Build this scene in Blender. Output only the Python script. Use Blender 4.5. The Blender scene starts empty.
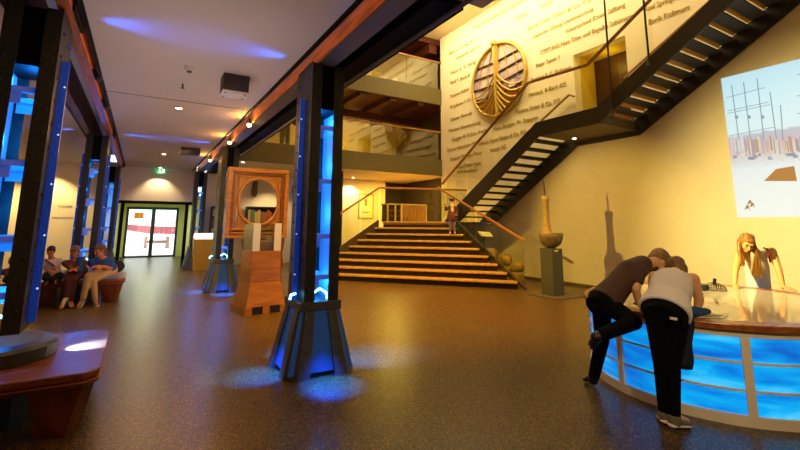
import bpy, bmesh, math, random
from mathutils import Vector, Matrix
from math import sin, cos, pi, radians, sqrt
random.seed(7)
SC = bpy.context.scene
COL = SC.collection

# ------------------------------------------------------------------ camera
FPX, PCY = 428.0, 156.2
YAW, PITCH, ROLL, CAMH = 0.5386, 0.1595, 0.0061, 1.62
Fv = Vector((sin(YAW)*cos(PITCH), cos(YAW)*cos(PITCH), sin(PITCH)))
R0 = Vector((cos(YAW), -sin(YAW), 0))
U0 = R0.cross(Fv)
Rv = R0*cos(ROLL) + U0*sin(ROLL)
Uv = -R0*sin(ROLL) + U0*cos(ROLL)
CAM = Vector((0, 0, CAMH))
RH = R0.copy()                                   # horizontal "camera right"
FH = Vector((sin(YAW), cos(YAW), 0))             # horizontal "camera forward"

def ray(px, py):
    return Fv + Rv*((px-400)/FPX) - Uv*((py-PCY)/FPX)
def P(px, py, d):                                # a measured point of the photograph at horizontal depth d
    r = ray(px, py); return CAM + r*(d/r.dot(FH))
def PY(px, py, Y):
    r = ray(px, py); return CAM + r*(Y/r.y)
def PX(px, py, X):
    r = ray(px, py); return CAM + r*(X/r.x)
def PZ(px, py, z):
    r = ray(px, py); return CAM + r*((z-CAMH)/r.z)

# ------------------------------------------------------------------ materials
def lin(h):
    h = h.lstrip('#'); o = []
    for i in (0, 2, 4):
        c = int(h[i:i+2], 16)/255
        o.append(c/12.92 if c <= .04045 else ((c+.055)/1.055)**2.4)
    return (*o, 1)
MATS = {}
def new_mat(name):
    m = bpy.data.materials.new(name); m.use_nodes = True
    nt = m.node_tree; b = nt.nodes['Principled BSDF']
    MATS[name] = m
    return m, nt, b
def mat(name, col, rough=.5, metal=0, emit=None, estr=0, spec=None, noise=0, nscale=8, col2=None, stretch=None, bump=0):
    m, nt, b = new_mat(name)
    c = lin(col) if isinstance(col, str) else col
    b.inputs['Base Color'].default_value = c
    b.inputs['Roughness'].default_value = rough
    b.inputs['Metallic'].default_value = metal
    if spec is not None: b.inputs['Specular IOR Level'].default_value = spec
    if emit:
        b.inputs['Emission Color'].default_value = lin(emit); b.inputs['Emission Strength'].default_value = estr
    if noise or col2:
        tc = nt.nodes.new('ShaderNodeTexCoord'); mp = nt.nodes.new('ShaderNodeMapping')
        nz = nt.nodes.new('ShaderNodeTexNoise'); rp = nt.nodes.new('ShaderNodeValToRGB')
        nz.inputs['Scale'].default_value = nscale; nz.inputs['Detail'].default_value = 6
        if stretch: mp.inputs['Scale'].default_value = stretch
        c2 = lin(col2) if col2 else tuple(x*(1-noise) for x in c[:3])+(1,)
        rp.color_ramp.elements[0].position = .35; rp.color_ramp.elements[1].position = .65
        rp.color_ramp.elements[0].color = c2; rp.color_ramp.elements[1].color = c
        L = nt.links.new
        L(tc.outputs['Object'], mp.inputs[0]); L(mp.outputs[0], nz.inputs['Vector'])
        L(nz.outputs['Fac'], rp.inputs[0]); L(rp.outputs[0], b.inputs['Base Color'])
        if bump:
            bp = nt.nodes.new('ShaderNodeBump'); bp.inputs['Strength'].default_value = bump; bp.inputs['Distance'].default_value = .01
            L(nz.outputs['Fac'], bp.inputs['Height']); L(bp.outputs[0], b.inputs['Normal'])
    return m
def wood(name, c1, c2, rough=.4, scale=3, axis='x'):
    st = {'x': (1, 9, 9), 'y': (9, 1, 9), 'z': (9, 9, 1)}[axis]
    return mat(name, c1, rough, col2=c2, nscale=scale, stretch=st)
def glass(name, tint, refl=.08, rough=.0):
    m = bpy.data.materials.new(name); m.use_nodes = True; nt = m.node_tree; nt.nodes.clear()
    o = nt.nodes.new('ShaderNodeOutputMaterial'); mx = nt.nodes.new('ShaderNodeMixShader')
    t = nt.nodes.new('ShaderNodeBsdfTransparent'); g = nt.nodes.new('ShaderNodeBsdfGlossy')
    t.inputs['Color'].default_value = lin(tint); g.inputs['Roughness'].default_value = rough
    lw = nt.nodes.new('ShaderNodeLayerWeight'); lw.inputs['Blend'].default_value = .25
    mp = nt.nodes.new('ShaderNodeMapRange'); mp.inputs['To Min'].default_value = refl; mp.inputs['To Max'].default_value = min(1, refl+.22)
    nt.links.new(lw.outputs['Fresnel'], mp.inputs[0])
    nt.links.new(mp.outputs[0], mx.inputs[0]); nt.links.new(t.outputs[0], mx.inputs[1]); nt.links.new(g.outputs[0], mx.inputs[2])
    nt.links.new(mx.outputs[0], o.inputs[0]); MATS[name] = m
    return m

# ------------------------------------------------------------------ mesh building
class MB:
    def __init__(s): s.v = []; s.f = []
    def add(s, vs, fs):
        n = len(s.v); s.v += [Vector(v) for v in vs]; s.f += [tuple(i+n for i in f) for f in fs]; return s
    def box(s, lo, hi):
        x0, y0, z0 = lo; x1, y1, z1 = hi
        return s.add([(x0,y0,z0),(x1,y0,z0),(x1,y1,z0),(x0,y1,z0),(x0,y0,z1),(x1,y0,z1),(x1,y1,z1),(x0,y1,z1)],
                     [(0,3,2,1),(4,5,6,7),(0,1,5,4),(1,2,6,5),(2,3,7,6),(3,0,4,7)])
    def hexa(s, p):                              # eight corners: bottom loop then top loop
        return s.add(p, [(3,2,1,0),(4,5,6,7),(0,1,5,4),(1,2,6,5),(2,3,7,6),(3,0,4,7)])
    def prism(s, poly, vec):                     # polygon (3-D points) extruded along vec
        n = len(poly); vec = Vector(vec); a = [Vector(p) for p in poly]
        return s.add(a+[p+vec for p in a], [tuple(range(n))[::-1], tuple(range(n, 2*n))]+[(i, (i+1) % n, n+(i+1) % n, n+i) for i in range(n)])
    def rings(s, rings, caps=True, closed=False):
        n = len(rings[0]); vs = [p for r in rings for p in r]; fs = []
        m = len(rings)
        for k in range(m if closed else m-1):
            for i in range(n):
                j = (i+1) % n; k2 = (k+1) % m
                fs.append((k*n+i, k*n+j, k2*n+j, k2*n+i))
        if caps and not closed: fs += [tuple(range(n))[::-1], tuple(range((m-1)*n, m*n))]
        return s.add(vs, fs)
    def lathe(s, prof, c=(0,0,0), n=32, ry=1.0):  # profile (r, z)
        c = Vector(c)
        return s.rings([[c+Vector((r*cos(2*pi*i/n), r*ry*sin(2*pi*i/n), z)) for i in range(n)] for r, z in prof])
    def tube(s, pts, r, n=8, closed=False):
        pts = [Vector(p) for p in pts]; rr = r if isinstance(r, (list, tuple)) else [r]*len(pts)
        rings = []; prev = None; m = len(pts)
        for k, p in enumerate(pts):
            if closed: t = pts[(k+1) % m]-pts[k-1]
            else: t = pts[min(k+1, m-1)]-pts[max(k-1, 0)]
            if t.length < 1e-9: t = Vector((0,0,1))
            t.normalize()
            a = (prev - t*prev.dot(t)) if prev is not None else t.orthogonal()
            if a.length < 1e-6: a = t.orthogonal()
            a.normalize(); prev = a; b = t.cross(a)
            rings.append([p+(a*cos(2*pi*i/n)+b*sin(2*pi*i/n))*rr[k] for i in range(n)])
        return s.rings(rings, True, closed)
    def bar(s, a, b, w, h, up=(0,0,1)):          # rectangular bar from a to b
        a = Vector(a); b = Vector(b); t = (b-a).normalized(); up = Vector(up)
        x = t.cross(up)
        if x.length < 1e-6: x = t.orthogonal()
        x.normalize(); y = x.cross(t)
        q = [(-w/2,-h/2),(w/2,-h/2),(w/2,h/2),(-w/2,h/2)]
        return s.rings([[a+x*i+y*j for i, j in q], [b+x*i+y*j for i, j in q]])
    def ball(s, c, r, n=12, m=8, axes=None):
        c = Vector(c); r = (r, r, r) if not isinstance(r, (tuple, list)) else r
        A = axes or (Vector((1,0,0)), Vector((0,1,0)), Vector((0,0,1)))
        vs = [c - A[2]*r[2]]
        for k in range(1, m):
            th = -pi/2+pi*k/m
            for i in range(n):
                ph = 2*pi*i/n
                vs.append(c+A[0]*(r[0]*cos(th)*cos(ph))+A[1]*(r[1]*cos(th)*sin(ph))+A[2]*(r[2]*sin(th)))
        vs.append(c + A[2]*r[2]); fs = []
        for i in range(n): fs.append((0, 1+(i+1) % n, 1+i))
        for k in range(m-2):
            for i in range(n):
                a = 1+k*n+i; b = 1+k*n+(i+1) % n
                fs.append((a, b, b+n, a+n))
        e = len(vs)-1; q = 1+(m-2)*n
        for i in range(n): fs.append((e, q+i, q+(i+1) % n))
        return s.add(vs, fs)
    def caps(s, a, b, ra, rb, n=12):             # tapered capsule
        a = Vector(a); b = Vector(b); t = b-a
        if t.length < 1e-6: return s.ball(a, ra)
        t.normalize(); x = t.orthogonal().normalized(); y = t.cross(x); rings = []
        for k in range(1, 5):
            th = -pi/2+k*pi/8
            rings.append([a+t*ra*sin(th)+(x*cos(2*pi*i/n)+y*sin(2*pi*i/n))*ra*cos(th) for i in range(n)])
        for k in range(0, 4):
            th = k*pi/8
            rings.append([b+t*rb*sin(th)+(x*cos(2*pi*i/n)+y*sin(2*pi*i/n))*rb*cos(th) for i in range(n)])
        return s.rings(rings)
    def chain(s, pts, rad, n=12):
        for i in range(len(pts)-1): s.caps(pts[i], pts[i+1], rad[i], rad[i+1], n)
        return s
    def loft(s, secs, n=20):                     # (centre, right axis, front axis, rx, ry)
        return s.rings([[Vector(c)+ax*rx*cos(2*pi*i/n)+ay*ry*sin(2*pi*i/n) for i in range(n)] for c, ax, ay, rx, ry in secs])
    def mesh(s, name, smooth=False):
        me = bpy.data.meshes.new(name); me.from_pydata([tuple(v) for v in s.v], [], s.f); me.validate()
        bm = bmesh.new(); bm.from_mesh(me); bmesh.ops.recalc_face_normals(bm, faces=bm.faces); bm.to_mesh(me); bm.free()
        if smooth:
            for p in me.polygons: p.use_smooth = True
        return me

def mark(o, label=None, cat=None, group=None, kind=None):
    if label: o['label'] = label
    if cat: o['category'] = cat
    if group: o['group'] = group
    if kind: o['kind'] = kind
    return o
def thing(name, label, cat, loc=(0,0,0), rz=0, group=None):
    o = bpy.data.objects.new(name, None); COL.objects.link(o); o.empty_display_size = .1
    o.location = loc; o.rotation_euler = (0, 0, rz)
    return mark(o, label, cat, group)
def wmat(o):
    m = Matrix.Translation(o.location) @ o.rotation_euler.to_matrix().to_4x4()
    return wmat(o.parent) @ m if o.parent else m
def obj(name, mb, m, parent=None, world=False, smooth=False, bevel=0, label=None):
    """one mesh object; world=True: the mesh is given in world coordinates, its origin is brought to the parent"""
    if parent is not None and world:
        inv = wmat(parent).inverted(); mb.v = [inv @ v for v in mb.v]
    o = bpy.data.objects.new(name, mb.mesh(name, smooth)); COL.objects.link(o)
    o.data.materials.append(MATS[m] if isinstance(m, str) else m)
    if parent is not None: o.parent = parent
    if bevel:
        b = o.modifiers.new('bevel', 'BEVEL'); b.width = bevel; b.segments = 2; b.limit_method = 'ANGLE'
    if label: o['label'] = label
    return o
def solo(name, mb, m, label, cat, group=None, **k):
    """a one-mesh thing: origin moved to its base centre"""
    lo = [min(v[i] for v in mb.v) for i in range(3)]; hi = [max(v[i] for v in mb.v) for i in range(3)]
    c = Vector(((lo[0]+hi[0])/2, (lo[1]+hi[1])/2, lo[2])); mb.v = [v-c for v in mb.v]
    o = obj(name, mb, m, **k); o.location = c
    return mark(o, label, cat, group)
def struct(name, mb, m, **k):
    return mark(obj(name, mb, m, **k), kind='structure')
def dup(root, loc, rz=None, label=None, group=None, skip=()):
    def cp(o, par):
        c = o.copy(); COL.objects.link(c); c.parent = par
        for ch in [x for x in o.children if x.name.split('.')[0] not in skip]: cp(ch, c)
        return c
    r = cp(root, None); r.location = loc
    if rz is not None: r.rotation_euler = (0, 0, rz)
    if label: r['label'] = label
    if group: r['group'] = group
    return r
def text_mesh(txt, size=1.0, depth=.002):
    cu = bpy.data.curves.new('lettering', 'FONT'); cu.body = txt; cu.size = size; cu.extrude = depth; cu.resolution_u = 2
    o = bpy.data.objects.new('lettering', cu); COL.objects.link(o)
    dg = bpy.context.evaluated_depsgraph_get(); dg.update()
    me = bpy.data.meshes.new_from_object(o.evaluated_get(dg))
    bpy.data.objects.remove(o); bpy.data.curves.remove(cu)
    mb = MB(); mb.v = [v.co.copy() for v in me.vertices]; mb.f = [tuple(p.vertices) for p in me.polygons]
    bpy.data.meshes.remove(me)
    return mb
def xform(mb, M):
    mb.v = [M @ v for v in mb.v]; return mb
def frame_M(o, x, y, z):                         # matrix from origin and axes
    return Matrix(((x[0],y[0],z[0],o[0]),(x[1],y[1],z[1],o[1]),(x[2],y[2],z[2],o[2]),(0,0,0,1)))
def voxel(mb, size, smooth=3, name='body'):
    """fuse overlapping closed shapes into one continuous surface"""
    me = mb.mesh(name); o = bpy.data.objects.new(name, me); COL.objects.link(o)
    r = o.modifiers.new('r', 'REMESH'); r.mode = 'VOXEL'; r.voxel_size = size
    if smooth:
        s_ = o.modifiers.new('s', 'SMOOTH'); s_.iterations = smooth; s_.factor = .5
    dg = bpy.context.evaluated_depsgraph_get(); dg.update()
    m2 = bpy.data.meshes.new_from_object(o.evaluated_get(dg)); bpy.data.objects.remove(o)
    for p in m2.polygons: p.use_smooth = True
    return m2
def obj_me(name, me, m, parent, label=None):
    inv = wmat(parent).inverted(); me.transform(inv)
    o = bpy.data.objects.new(name, me); COL.objects.link(o); o.parent = parent
    me.materials.clear(); me.materials.append(MATS[m])
    if label: o['label'] = label
    return o
def lamp(kind, name, loc, col, power, size=.1, target=None, angle=60, blend=.5, sy=None, spread=None):
    l = bpy.data.lights.new(name, kind); l.color = lin(col)[:3] if isinstance(col, str) else col; l.energy = power
    if kind == 'AREA':
        l.size = size
        if sy: l.shape = 'RECTANGLE'; l.size_y = sy
        if spread: l.spread = radians(spread)
    else: l.shadow_soft_size = size
    if kind == 'SPOT': l.spot_size = radians(angle); l.spot_blend = blend
    o = bpy.data.objects.new(name, l); COL.objects.link(o); o.location = loc
    if target is not None:
        d = (Vector(target)-Vector(loc)).normalized()
        if kind == 'AREA' and sy:                # long side kept along the hall
            z = -d; y = Vector((0,1,0)); y = (y-z*y.dot(z)).normalized(); x = y.cross(z)
            o.rotation_euler = Matrix((x, y, z)).transposed().to_euler()
        else: o.rotation_euler = d.to_track_quat('-Z', 'Y').to_euler()
    return o
# ------------------------------------------------------------------ the materials
def floor_mat():
    m, nt, b = new_mat('terrazzo'); L = nt.links.new
    tc = nt.nodes.new('ShaderNodeTexCoord')
    v = nt.nodes.new('ShaderNodeTexVoronoi'); v.inputs['Scale'].default_value = 120
    n = nt.nodes.new('ShaderNodeTexNoise'); n.inputs['Scale'].default_value = .6; n.inputs['Detail'].default_value = 4
    L(tc.outputs['Object'], v.inputs['Vector']); L(tc.outputs['Object'], n.inputs['Vector'])
    sp = nt.nodes.new('ShaderNodeSeparateColor'); L(v.outputs['Color'], sp.inputs[0])
    rp = nt.nodes.new('ShaderNodeValToRGB'); e = rp.color_ramp.elements
    e[0].position = .0; e[0].color = lin('#241a0b'); e[1].position = .96; e[1].color = lin('#b08a3c')
    for p, c in ((.55, '#46320c'), (.84, '#6c5218')):
        x = e.new(p); x.color = lin(c)
    L(sp.outputs[0], rp.inputs[0])
    mx = nt.nodes.new('ShaderNodeMix'); mx.data_type = 'RGBA'; mx.blend_type = 'MULTIPLY'; mx.inputs[0].default_value = .35
    L(rp.outputs[0], mx.inputs[6]); L(n.outputs['Color'], mx.inputs[7]); L(mx.outputs[2], b.inputs['Base Color'])
    mr = nt.nodes.new('ShaderNodeMapRange'); mr.inputs['To Min'].default_value = .26; mr.inputs['To Max'].default_value = .4
    L(sp.outputs[1], mr.inputs[0]); L(mr.outputs[0], b.inputs['Roughness'])
    bp = nt.nodes.new('ShaderNodeBump'); bp.inputs['Strength'].default_value = .06; bp.inputs['Distance'].default_value = .004
    L(sp.outputs[2], bp.inputs['Height']); L(bp.outputs[0], b.inputs['Normal'])
floor_mat()
mat('plaster_wall', '#efe2bd', .8, noise=.04, nscale=3)
mat('plaster_white', '#e9ddc6', .85, noise=.03, nscale=2)
mat('ceiling_paint', '#c8beba', .9, noise=.03, nscale=2)
mat('soffit_cream', '#f0dfb4', .85)
mat('olive_fascia', '#675a2a', .6, noise=.06, nscale=4)
mat('vestibule', '#dfdf9a', .7)
mat('dark_steel', '#38372f', .42, metal=.35, noise=.25, nscale=20)
mat('foot_steel', '#57564b', .42, metal=.3, noise=.2, nscale=12)
mat('black_steel', '#0a0909', .7, spec=.1)
mat('grey_plate', '#564e44', .55, metal=.1, noise=.1)
mat('inner_blue_glow', '#8f979c', .4, emit='#0a62f0', estr=.26)  # blue light inside the column put into the material as a glow
mat('fin_blue_glow', '#2a50a0', .3, emit='#0a48dc', estr=.16)  # blue light falling on the fins painted in as emission
mat('dot_glow', '#ffffff', .4, emit='#a8d4ff', estr=.9)
mat('panel_blue_glow', '#2c5068', .35, emit='#0a64b8', estr=.13, noise=.3, nscale=6)  # blue wash on the foot panels partly painted in as emission
mat('led_white', '#ffffff', .5, emit='#6fd0ff', estr=7)
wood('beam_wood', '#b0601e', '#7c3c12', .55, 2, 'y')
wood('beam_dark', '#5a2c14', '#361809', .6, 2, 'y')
wood('joist_wood', '#6a2c14', '#36140a', .6, 2, 'y')
wood('orange_wood', '#aa7028', '#8a5418', .3, 2, 'x')
wood('groove_wood', '#7a4412', '#5a300c', .4, 2, 'x')
wood('orange_wood_v', '#aa7028', '#8a5418', .3, 2, 'z')
wood('bench_wood', '#8a4a2a', '#70361c', .32, 2, 'x')
wood('bench_leg_wood', '#7a3a17', '#5a260d', .38, 2, 'z')
wood('tread_wood', '#bc9450', '#9c7436', .3, 2, 'x')
wood('rail_wood', '#a2703a', '#805226', .35, 3, 'x')
wood('rim_wood', '#b0662c', '#7c4018', .3, 3, 'x')
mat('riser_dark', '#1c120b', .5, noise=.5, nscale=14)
mat('stringer_brown', '#3a2c17', .5)
mat('stair_steel', '#2b2419', .55, metal=.1)
mat('stair_tread_under', '#4a463e', .55)
mat('stair_riser_lit', '#e8a040', .5)  # orange wood of the upper risers, with warm light put into the colour
glass('balustrade_glass', '#f3f5e6', .03)
glass('clear_glass', '#fcfcf4', .008)
glass('mezz_glass', '#f2eed4', .2)
glass('case_glass', '#e4eef0', .14)
glass('door_glass', '#eef6f2', .05)
mat('case_side', '#c9d0c8', .25)
mat('speckled_stone', '#6a5a50', .6, noise=.6, nscale=60)
mat('grey_pedestal', '#4a4b42', .5, noise=.05)
mat('carved_wood', '#7d6a3a', .55, noise=.45, nscale=14, bump=.5)
mat('carved_pale', '#b69a5c', .55, noise=.25, nscale=14, bump=.3)
mat('rod_dark', '#3a2f1e', .5)
mat('gold', '#d2ad48', .45, metal=.25, noise=.15, nscale=12)
mat('gold_deep', '#a8741c', .45, metal=.2)
mat('emblem_bar', '#3a2410', .5)
mat('emblem_pane', '#d8c8b4', .5, col2='#a08aa6', nscale=2.2)
mat('lettering', '#b0964a', .6)
mat('lettering_pale', '#c2ab66', .7)
mat('lettering_grey', '#9b8f78', .7)
mat('table_top', '#d9ccb0', .08, noise=.1, nscale=3, spec=.7)
mat('table_white', '#e6dcc6', .45)
mat('table_sheet', '#efe9da', .3)
mat('sheet_line', '#8a7c60', .5)
mat('model_grey', '#8d8778', .5, col2='#4a463d', nscale=90)
mat('black_plastic', '#151515', .4)
mat('dark_box', '#3a302c', .6)
mat('white_plastic', '#d9d2c8', .5)
mat('spot_glow', '#ffe9b0', .5, emit='#ffd27a', estr=30)
mat('downlight_glow', '#fff2d8', .5, emit='#ffeecb', estr=12)
mat('exit_green', '#1b8a4a', .5, emit='#25b060', estr=.8)
mat('exit_white', '#eafff0', .5, emit='#eafff0', estr=1.2)
mat('door_frame', '#2a3228', .45, metal=.2)
mat('orange_sign', '#f08a1c', .5, emit='#f08a1c', estr=.5)
mat('paper_white', '#f6f6ee', .6)
mat('brass_panel', '#b8902c', .4, metal=.3, noise=.06)
mat('lit_panel', '#ffffff', .4, emit='#fff2ea', estr=1.4)
mat('frame_green', '#9a9a4a', .5)
mat('print_paper', '#e9eab0', .6, noise=.12, nscale=6)
mat('print_ink', '#8a8f50', .6)
wood('crate_wood', '#c08a3a', '#94631f', .5, 3, 'z')
mat('crate_edge', '#d9bf82', .5)
mat('crate_dark', '#5a3c18', .6)
mat('shelf_dark', '#3a2a18', .5)
for i, c in enumerate(('#c9b06a', '#a84a2c', '#d8cfa4', '#6f7a48', '#8c5a2c')): mat('book_%d' % i, c, .6)
mat('ochre', '#a5892f', .55, noise=.1)
mat('ground_white', '#f4f3ee', .8)
mat('house_pale', '#f3efe6', .8)
mat('house_blue', '#b9d5d8', .8)
mat('boat_red', '#c25a63', .5)
mat('boat_white', '#f2eef0', .5)
mat('boat_dark', '#b48a80', .6)
# picture colours
mat('pic_frame', '#e8f4ff', .6, emit='#d6ecff', estr=.2)
# people
mat('skin', '#d8a070', .5, noise=.06, nscale=20)
mat('skin_warm', '#d8a05e', .5, noise=.05, nscale=20)
mat('skin_red', '#b3683c', .5)
mat('shirt_brown', '#46291b', .8, noise=.2, nscale=10)
mat('print_pale', '#cfc7b8', .8)
mat('jeans_black', '#08090c', .9, spec=.1, noise=.3, nscale=20)
mat('trousers_black', '#060608', .9, spec=.1)
mat('tank_white', '#cdc6c4', .85, noise=.05, nscale=16)
mat('top_cream', '#efe6cf', .85, noise=.04, nscale=16)
mat('strap_red', '#7a2424', .7)
mat('hair_brown', '#7c5a30', .6, noise=.4, nscale=40)
mat('hair_dark', '#23170f', .6, noise=.3, nscale=40)
mat('hair_blond', '#9a6a26', .45, noise=.35, nscale=50)
mat('hair_grey', '#5a4232', .6)
mat('eye_dark', '#120c08', .3)
mat('lip', '#9a5a44', .5)
mat('shoe_black', '#0d0c0c', .5)
mat('shoe_grey', '#6f675a', .7)
mat('shoe_pale', '#cbbd9c', .7)
mat('sole_white', '#d9d2c2', .6)
mat('blue_cloth', '#2a4c7c', .85, noise=.3, nscale=18)
mat('navy_cloth', '#0b0f1a', .85)
mat('polo_blue', '#1f4a86', .8, noise=.2, nscale=10)
mat('chino_beige', '#b08c56', .8)
mat('trouser_red', '#4a1414', .8)
mat('hoodie_brown', '#6e3a20', .85)
mat('shirt_white', '#d8c7bd', .8)
mat('cloth_dark', '#14100e', .85)
mat('coat_purple', '#5a2a34', .8, noise=.3, nscale=20)
mat('beard_white', '#d9c9a0', .8)
mat('trouser_mauve', '#6a5678', .8)
mat('hat_dark', '#3a2a26', .7)
def sea_mat():
    m, nt, b = new_mat('sea_print'); L = nt.links.new
    tc = nt.nodes.new('ShaderNodeTexCoord'); mp = nt.nodes.new('ShaderNodeMapping'); mp.inputs['Scale'].default_value = (.9, .9, 5)
    n = nt.nodes.new('ShaderNodeTexNoise'); n.inputs['Scale'].default_value = 1.6; n.inputs['Detail'].default_value = 7; n.inputs['Distortion'].default_value = .6
    rp = nt.nodes.new('ShaderNodeValToRGB'); e = rp.color_ramp.elements
    e[0].position = .28; e[0].color = lin('#0a46a8'); e[1].position = .8; e[1].color = lin('#58ccff')
    x = e.new(.42); x.color = lin('#0674d8'); x = e.new(.6); x.color = lin('#08a4f0')
    L(tc.outputs['Object'], mp.inputs[0]); L(mp.outputs[0], n.inputs['Vector']); L(n.outputs['Fac'], rp.inputs[0])
    L(rp.outputs[0], b.inputs['Base Color']); L(rp.outputs[0], b.inputs['Emission Color']); b.inputs['Emission Strength'].default_value = .95
    b.inputs['Roughness'].default_value = .3
sea_mat()
def projection_mat():
    """a pale harbour picture, laid out over the sheet's own width (x 0..1) and height (z 0..1)"""
    m, nt, b = new_mat('projected_harbour'); L = nt.links.new
    tc = nt.nodes.new('ShaderNodeTexCoord'); sp = nt.nodes.new('ShaderNodeSeparateXYZ'); L(tc.outputs['Generated'], sp.inputs[0])
    rp = nt.nodes.new('ShaderNodeValToRGB'); e = rp.color_ramp.elements
    stops = [(0, '#e3edec'), (.2, '#dbe8ea'), (.33, '#d3e2ea'), (.37, '#c9d3dc'), (.42, '#cbb9bd'), (.5, '#b7a6bb'), (.56, '#a8b4cc'), (.575, '#cdeaf3'), (.8, '#c6eef8'), (1, '#bfe9f7')]
    e[0].position = 0; e[0].color = lin(stops[0][1]); e[1].position = 1; e[1].color = lin(stops[-1][1])
    for p, c in stops[1:-1]:
        x = e.new(p); x.color = lin(c)
    n = nt.nodes.new('ShaderNodeTexNoise'); n.inputs['Scale'].default_value = 26; n.inputs['Detail'].default_value = 5
    L(tc.outputs['Generated'], n.inputs['Vector'])
    ad = nt.nodes.new('ShaderNodeMath'); ad.operation = 'MULTIPLY_ADD'; ad.inputs[1].default_value = .05; L(n.outputs['Fac'], ad.inputs[0]); 
    sb = nt.nodes.new('ShaderNodeMath'); sb.operation = 'SUBTRACT'; sb.inputs[1].default_value = .025; L(sp.outputs['Z'], sb.inputs[0]); L(sb.outputs[0], ad.inputs[2])
    L(ad.outputs[0], rp.inputs[0])
    L(rp.outputs[0], b.inputs['Emission Color']); b.inputs['Emission Strength'].default_value = .92
    b.inputs['Base Color'].default_value = lin('#6a6a6a'); b.inputs['Roughness'].default_value = .9
projection_mat()
mat('pic_mast', '#4a5058', .8, emit='#9fb4c8', estr=.62)
mat('pic_house', '#554a48', .8, emit='#ccb0ac', estr=.6)
mat('pic_house_b', '#484858', .8, emit='#aeb2cc', estr=.6)
mat('pic_house_c', '#5a4c3a', .8, emit='#d2b698', estr=.6)
mat('pic_hull', '#584028', .8, emit='#c08a48', estr=.62)
mat('pic_white', '#6a6a6a', .8, emit='#eef6f8', estr=.6)
# ------------------------------------------------------------------ the setting
YB, YF = -4.5, 18.35
CZ = 3.67
XR, XL = 1.82, -0.975                       # the two column rows
ROWY = (5.05, 11.7, 17.85)
XW = 10.45                                 # the lettered wall
struct('floor', MB().box((-6.7, YB-.2, -.1), (12.2, 26.2, 0)), 'terrazzo')
struct('ceiling', MB().box((-6.7, YB, CZ), (-1.28, YF+.1, CZ+.13)), 'ceiling_paint')
struct('ceiling', MB().box((-.66, YB, CZ), (1.55, YF+.1, CZ+.13)), 'ceiling_paint')
struct('ceiling', MB().box((-1.4, YB, 4.05), (-.5, YF+.1, 4.15)), 'ceiling_paint')
struct('ceiling', MB().box((1.4, YB, 4.05), (2.5, YF+.4, 4.15)), 'black_steel')
struct('ceiling', MB().box((1.86, YB, CZ-.02), (2.6, 2.85, CZ+.13)), 'ceiling_paint')
for k, (xa, xb) in enumerate(((1.53, 1.57), (-.68, -.64), (-1.30, -1.26))):
    struct('trim_%d' % (k+1), MB().box((xa, YB, CZ-.03), (xb, YF, CZ+.14)), 'black_steel')
struct('ceiling', MB().box((2.3, YB, 9.6), (12.2, 18.9, 9.75)), 'soffit_cream')
struct('trim_7', MB().box((-.64, 7.9, CZ-.004), (1.53, 7.92, CZ+.01)), 'grey_plate')
struct('trim_8', MB().box((-6.6, 7.9, CZ-.004), (-1.3, 7.92, CZ+.01)), 'grey_plate')
# walls
struct('wall_left', MB().box((-6.8, YB, 0), (-6.6, YF+.1, 4.2)), 'plaster_wall')
struct('wall_near', MB().box((-6.8, YB-.2, 0), (12.2, YB, 9.7)), 'plaster_wall')
struct('wall_atrium', MB().box((2.3, YB, 4.06), (2.4, 18.9, 9.7)), 'plaster_wall')
struct('wall_far', MB().box((-6.8, YF, 0), (-.82, YF+.15, 3.8)), 'plaster_wall')
struct('wall_header', MB().box((-.82, YF, 2.43), (1.72, YF+.15, 3.8)), 'plaster_white')
struct('trim_4', MB().box((-.82, YF-.03, 2.34), (1.72, YF+.16, 2.44)), 'black_steel')
for k, x in enumerate((-.66, 1.42)):
    struct('trim_%d' % (k+5), MB().box((x, YF, 0), (x+.11, YF+.12, 2.34)), 'black_steel')
# vestibule with the exit
struct('wall_vestibule_left', MB().box((-1.0, YF+.15, 0), (-.9, 25.2, 2.6)), 'vestibule')
struct('wall_vestibule_right', MB().box((1.95, YF+.1, 0), (2.1, 25.2, 2.6)), 'vestibule')
struct('ceiling', MB().box((-1.0, YF+.1, 2.6), (2.1, 25.2, 2.7)), 'vestibule')
DY = 24.6
d = MB().box((-1.0, DY, 0), (-.62, DY+.15, 2.6)).box((1.62, DY, 0), (2.1, DY+.15, 2.6)).box((-.62, DY, 2.42), (1.62, DY+.15, 2.6))
struct('wall_exit', d, 'vestibule')
dr = MB().box((-.62, DY-.02, 0), (-.52, DY+.1, 2.42)).box((1.52, DY-.02, 0), (1.62, DY+.1, 2.42)).box((-.52, DY-.02, 2.30), (1.52, DY+.1, 2.42)).box((-.52, DY-.02, 0), (1.52, DY+.1, .07))
door = struct('door_1', dr, 'door_frame')
lf = obj('leaf', MB().box((.44, DY, .07), (.6, DY+.08, 2.30)), 'door_frame', door)
for x0, x1 in ((-.52, .44), (.6, 1.52)):
    obj('pane', MB().box((x0, DY+.03, .07), (x1, DY+.045, 2.30)), 'door_glass', door)
obj('handle', MB().tube([(.47, DY-.06, .9), (.47, DY-.06, 1.4)], .015), 'grey_plate', door)
# mezzanine back walls, the wall below the gallery
struct('wall_back', MB().box((2.1, 18.6, 0), (12.2, 18.8, 9.7)), 'plaster_wall')
struct('wall_picture', MB().box((6.3, 17.2, 0), (9.5, 17.4, 3.62)), 'plaster_wall')
struct('wall_gallery_end', MB().box((10.9, 14.17, 0), (11.0, 18.6, 9.7)), 'stringer_brown')
struct('ceiling', MB().box((2.4, 14.3, 9.35), (12.1, 18.6, 9.58)), 'joist_wood')
struct('wall_landing', MB().box((9.5, 17.9, 1.6), (12.2, 18.0, 3.62)), 'stringer_brown')
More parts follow.
